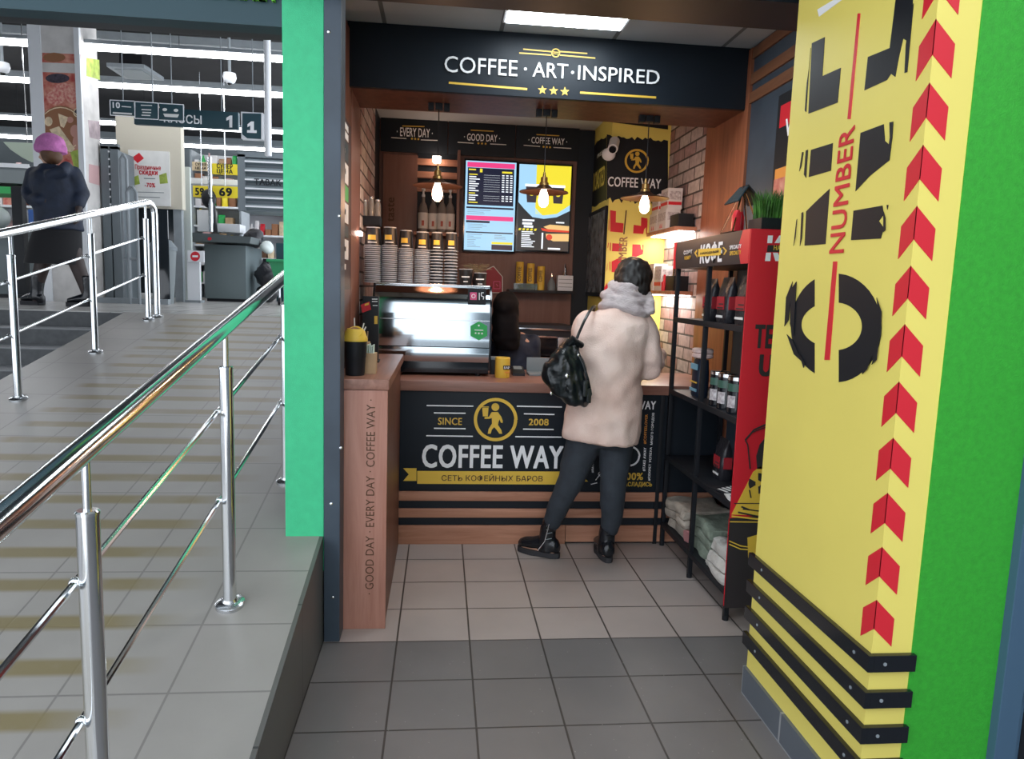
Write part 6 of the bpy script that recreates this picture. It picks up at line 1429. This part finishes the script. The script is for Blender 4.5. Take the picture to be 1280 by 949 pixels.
# no entry barrier
BYn = 9.5; a_, b_ = atY(234, 313, BYn), atY(255, 328, BYn)
t = thing('barrier_sign', 'white barrier post with a round red no entry sign beside the checkout desk', 'sign', ((a_.x+b_.x)/2, BYn, FZ))
part('plate', MB().box(a_.x, b_.x, BYn, BYn+.03, b_.z, a_.z, .004), 'white_plastic', t); q = front(BYn)
gfx('red_disc', q, [disc(244,320.5,6,20)], 'red', t); gfx('white_bar', q, [[(240.5,319.3),(247.5,319.3),(247.5,321.7),(240.5,321.7)]], 'white', t, off=.002)
c_ = atY(240, 328, BYn); part('post', MB().box(c_.x-.07, c_.x+.08, BYn+.03, BYn+.09, FZ+.02, b_.z+.02), 'white_plastic', t); part('base', MB().box(c_.x-.09, c_.x+.10, BYn-.02, BYn+.14, FZ, FZ+.03), 'grey_metal', t)
# green shopping cart half hidden by the mint green pillar
c0 = atY(338, 328, 9.4); c1 = atY(368, 372, 9.4)
t = thing('shopping_cart', 'dark green shopping cart half hidden behind the mint green pillar', 'shopping cart', ((c0.x+c1.x)/2, 9.6, FZ))
mb = MB(); x0, x1 = c0.x, c1.x+.1
mb.loft([[Vector((x0+.08,9.4,c1.z+.12)),Vector((x1,9.4,c1.z+.12)),Vector((x1,9.9,c1.z+.12)),Vector((x0+.08,9.9,c1.z+.12))],[Vector((x0,9.35,c0.z)),Vector((x1,9.35,c0.z)),Vector((x1,9.95,c0.z)),Vector((x0,9.95,c0.z))]]); part('basket', mb, 'cart_green', t)
part('handle', MB().tube((x0-.03,9.33,c0.z+.02),(x1,9.33,c0.z+.02),.02,8), 'cart_green', t)
for wx in (x0+.1, x1-.1):
    for wy in (9.45, 9.85): part('wheel', MB().tube((wx-.015,wy,FZ+.05),(wx+.015,wy,FZ+.05),.05,12), 'black', t); part('leg', MB().tube((wx,wy,FZ+.08),(wx,wy,c1.z+.13),.012,6), 'steel_brushed', t)
# dark board behind, over the cart
a_, b_ = atY(338, 302, 10.9), atY(366, 326, 10.9); t = single('dark_crate', MB().box(a_.x, b_.x+.3, 11.25, 11.6, FZ, a_.z, .01), 'sign_teal', 'dark teal counter block behind the green shopping cart', 'counter')
# left edge: round lamp sign, grey box sign, green strip, second checkout
a_ = atY(38, 190, 9.0); t = single('leaf_sign', MB().loft([hring(atY(34,179,9.0), .26, .03, 20), hring(atY(36,188,9.0), .20, .03, 20), hring(atY(40,198,9.0), .10, .02, 20), hring(atY(43,203,9.0), .03, .01, 20)]), mat('pale_green',(.62,.72,.58),.6), 'white and pale green rounded hanging sign just left of the pink hat', 'sign')
part('hanger', MB().tube((atY(34,179,9.0).x,9.0,atY(34,179,9.0).z),(atY(34,179,9.0).x,9.0,4.75),.006,6), 'steel_brushed', t)
a_, b_ = atY(-20, 207, 9.8), atY(38, 230, 9.8); t = thing('grey_fascia', 'grey overhead box fascia at the left edge behind the shopper', 'fascia', ((a_.x+b_.x)/2, 10, b_.z))
part('board', MB().box(a_.x-1, b_.x, 9.8, 10.4, b_.z, a_.z), 'grey_plastic', t); part('white_trim', MB().box(a_.x-1, b_.x, 9.78, 9.8, a_.z-.01, a_.z+.04), 'white_plastic', t)
a_, b_ = atY(-20, 232, 9.82), atY(33, 243, 9.82); part('green_band', MB().box(a_.x-1, b_.x, 9.82, 10.38, b_.z, a_.z), 'sticker_green', t)
part('post', MB().box(b_.x-.1, b_.x-.02, 10.36, 10.4, FZ, b_.z+.05), 'grey_metal', t)
c_ = atY(20, 262, 9.3)
t = thing('till_stand', 'black till stand and blue boxes at the left edge in front of the shopper', 'till', (c_.x, 9.3, FZ))
part('stand', MB().box(c_.x-.05, c_.x+.07, 9.3, 9.4, FZ, atY(20,233,9.3).z, .01), 'black', t); part('base', MB().box(c_.x-.25, c_.x+.25, 9.2, 9.6, FZ, FZ+.04), 'black', t)
d_ = atY(30, 300, 9.2); a_, b_ = atY(-20, 292, 9.15), atY(33, 380, 9.15)
t = thing('second_checkout', 'grey checkout desk at the left edge behind the shopper', 'checkout', (a_.x, 9.4, FZ)); t.name = 'checkout_desk'
part('desk_body', MB().box(a_.x-.5, b_.x, 9.7, 10.3, FZ, a_.z), 'desk_grey', t); part('desk_top', MB().box(a_.x-.5, b_.x+.05, 9.65, 10.35, a_.z, a_.z+.08), 'desk_top', t)
t = single('blue_box', MB().box(b_.x-.25, b_.x+.0, 9.75, 9.95, a_.z+.081, a_.z+.35, .01), mat('blue_pack',(.03,.12,.42),.5), 'bright blue package on the left checkout desk beside the shopper', 'package')
t = single('bag_heap', MB().ball((b_.x-.75, 9.9, a_.z+.081+.16), (.2,.15,.16), 14), 'pale_glass', 'white carrier bag on the left checkout desk', 'bag'); t.name = 'carrier_bag'
# dark glass balustrade panel behind rail and dark bin
a_, b_ = atY(108, 300, 8.55), atY(212, 371, 8.55)
t = thing('glass_barrier', 'low grey glass barrier standing across the store behind the railing end', 'barrier', ((a_.x+b_.x)/2, 8.55, FZ))
part('glass_panel', MB().box(atY(190,262,8.55).x, b_.x, 8.55, 8.57, FZ+.06, atY(190,262,8.55).z), 'glass_dark', t); part('base_rail', MB().box(atY(107,371,8.5).x, b_.x, 8.5, 8.58, FZ, FZ+.06), 'grey_metal', t)
a_, b_ = atY(196, 303, 8.9), atY(207, 361, 8.9); cx = (a_.x+b_.x)/2
t = thing('waste_bin', 'grey waste bin with a rounded lid between railing end and dark glass', 'bin', (cx, 8.95, FZ))
part('bin_body', MB().lathe([(0,0),(.11,0),(.15,.62),(0,.62)], (cx, 8.95, FZ), 20), 'grey_plastic', t); part('lid', MB().lathe([(.16,.62),(.16,.66),(.1,.74),(0,.76)], (cx, 8.95, FZ), 20), 'store_grey', t)
w = bpy.data.worlds.new('world'); bpy.context.scene.world = w; w.use_nodes = True
w.node_tree.nodes['Background'].inputs[0].default_value = (.86,.92,1,1); w.node_tree.nodes['Background'].inputs[1].default_value = 2.3
sc = bpy.context.scene
sc.view_settings.view_transform = 'Standard'; sc.view_settings.look = 'None'; sc.view_settings.gamma = 1; sc.view_settings.use_curve_mapping = False
sc.view_settings.exposure = .2
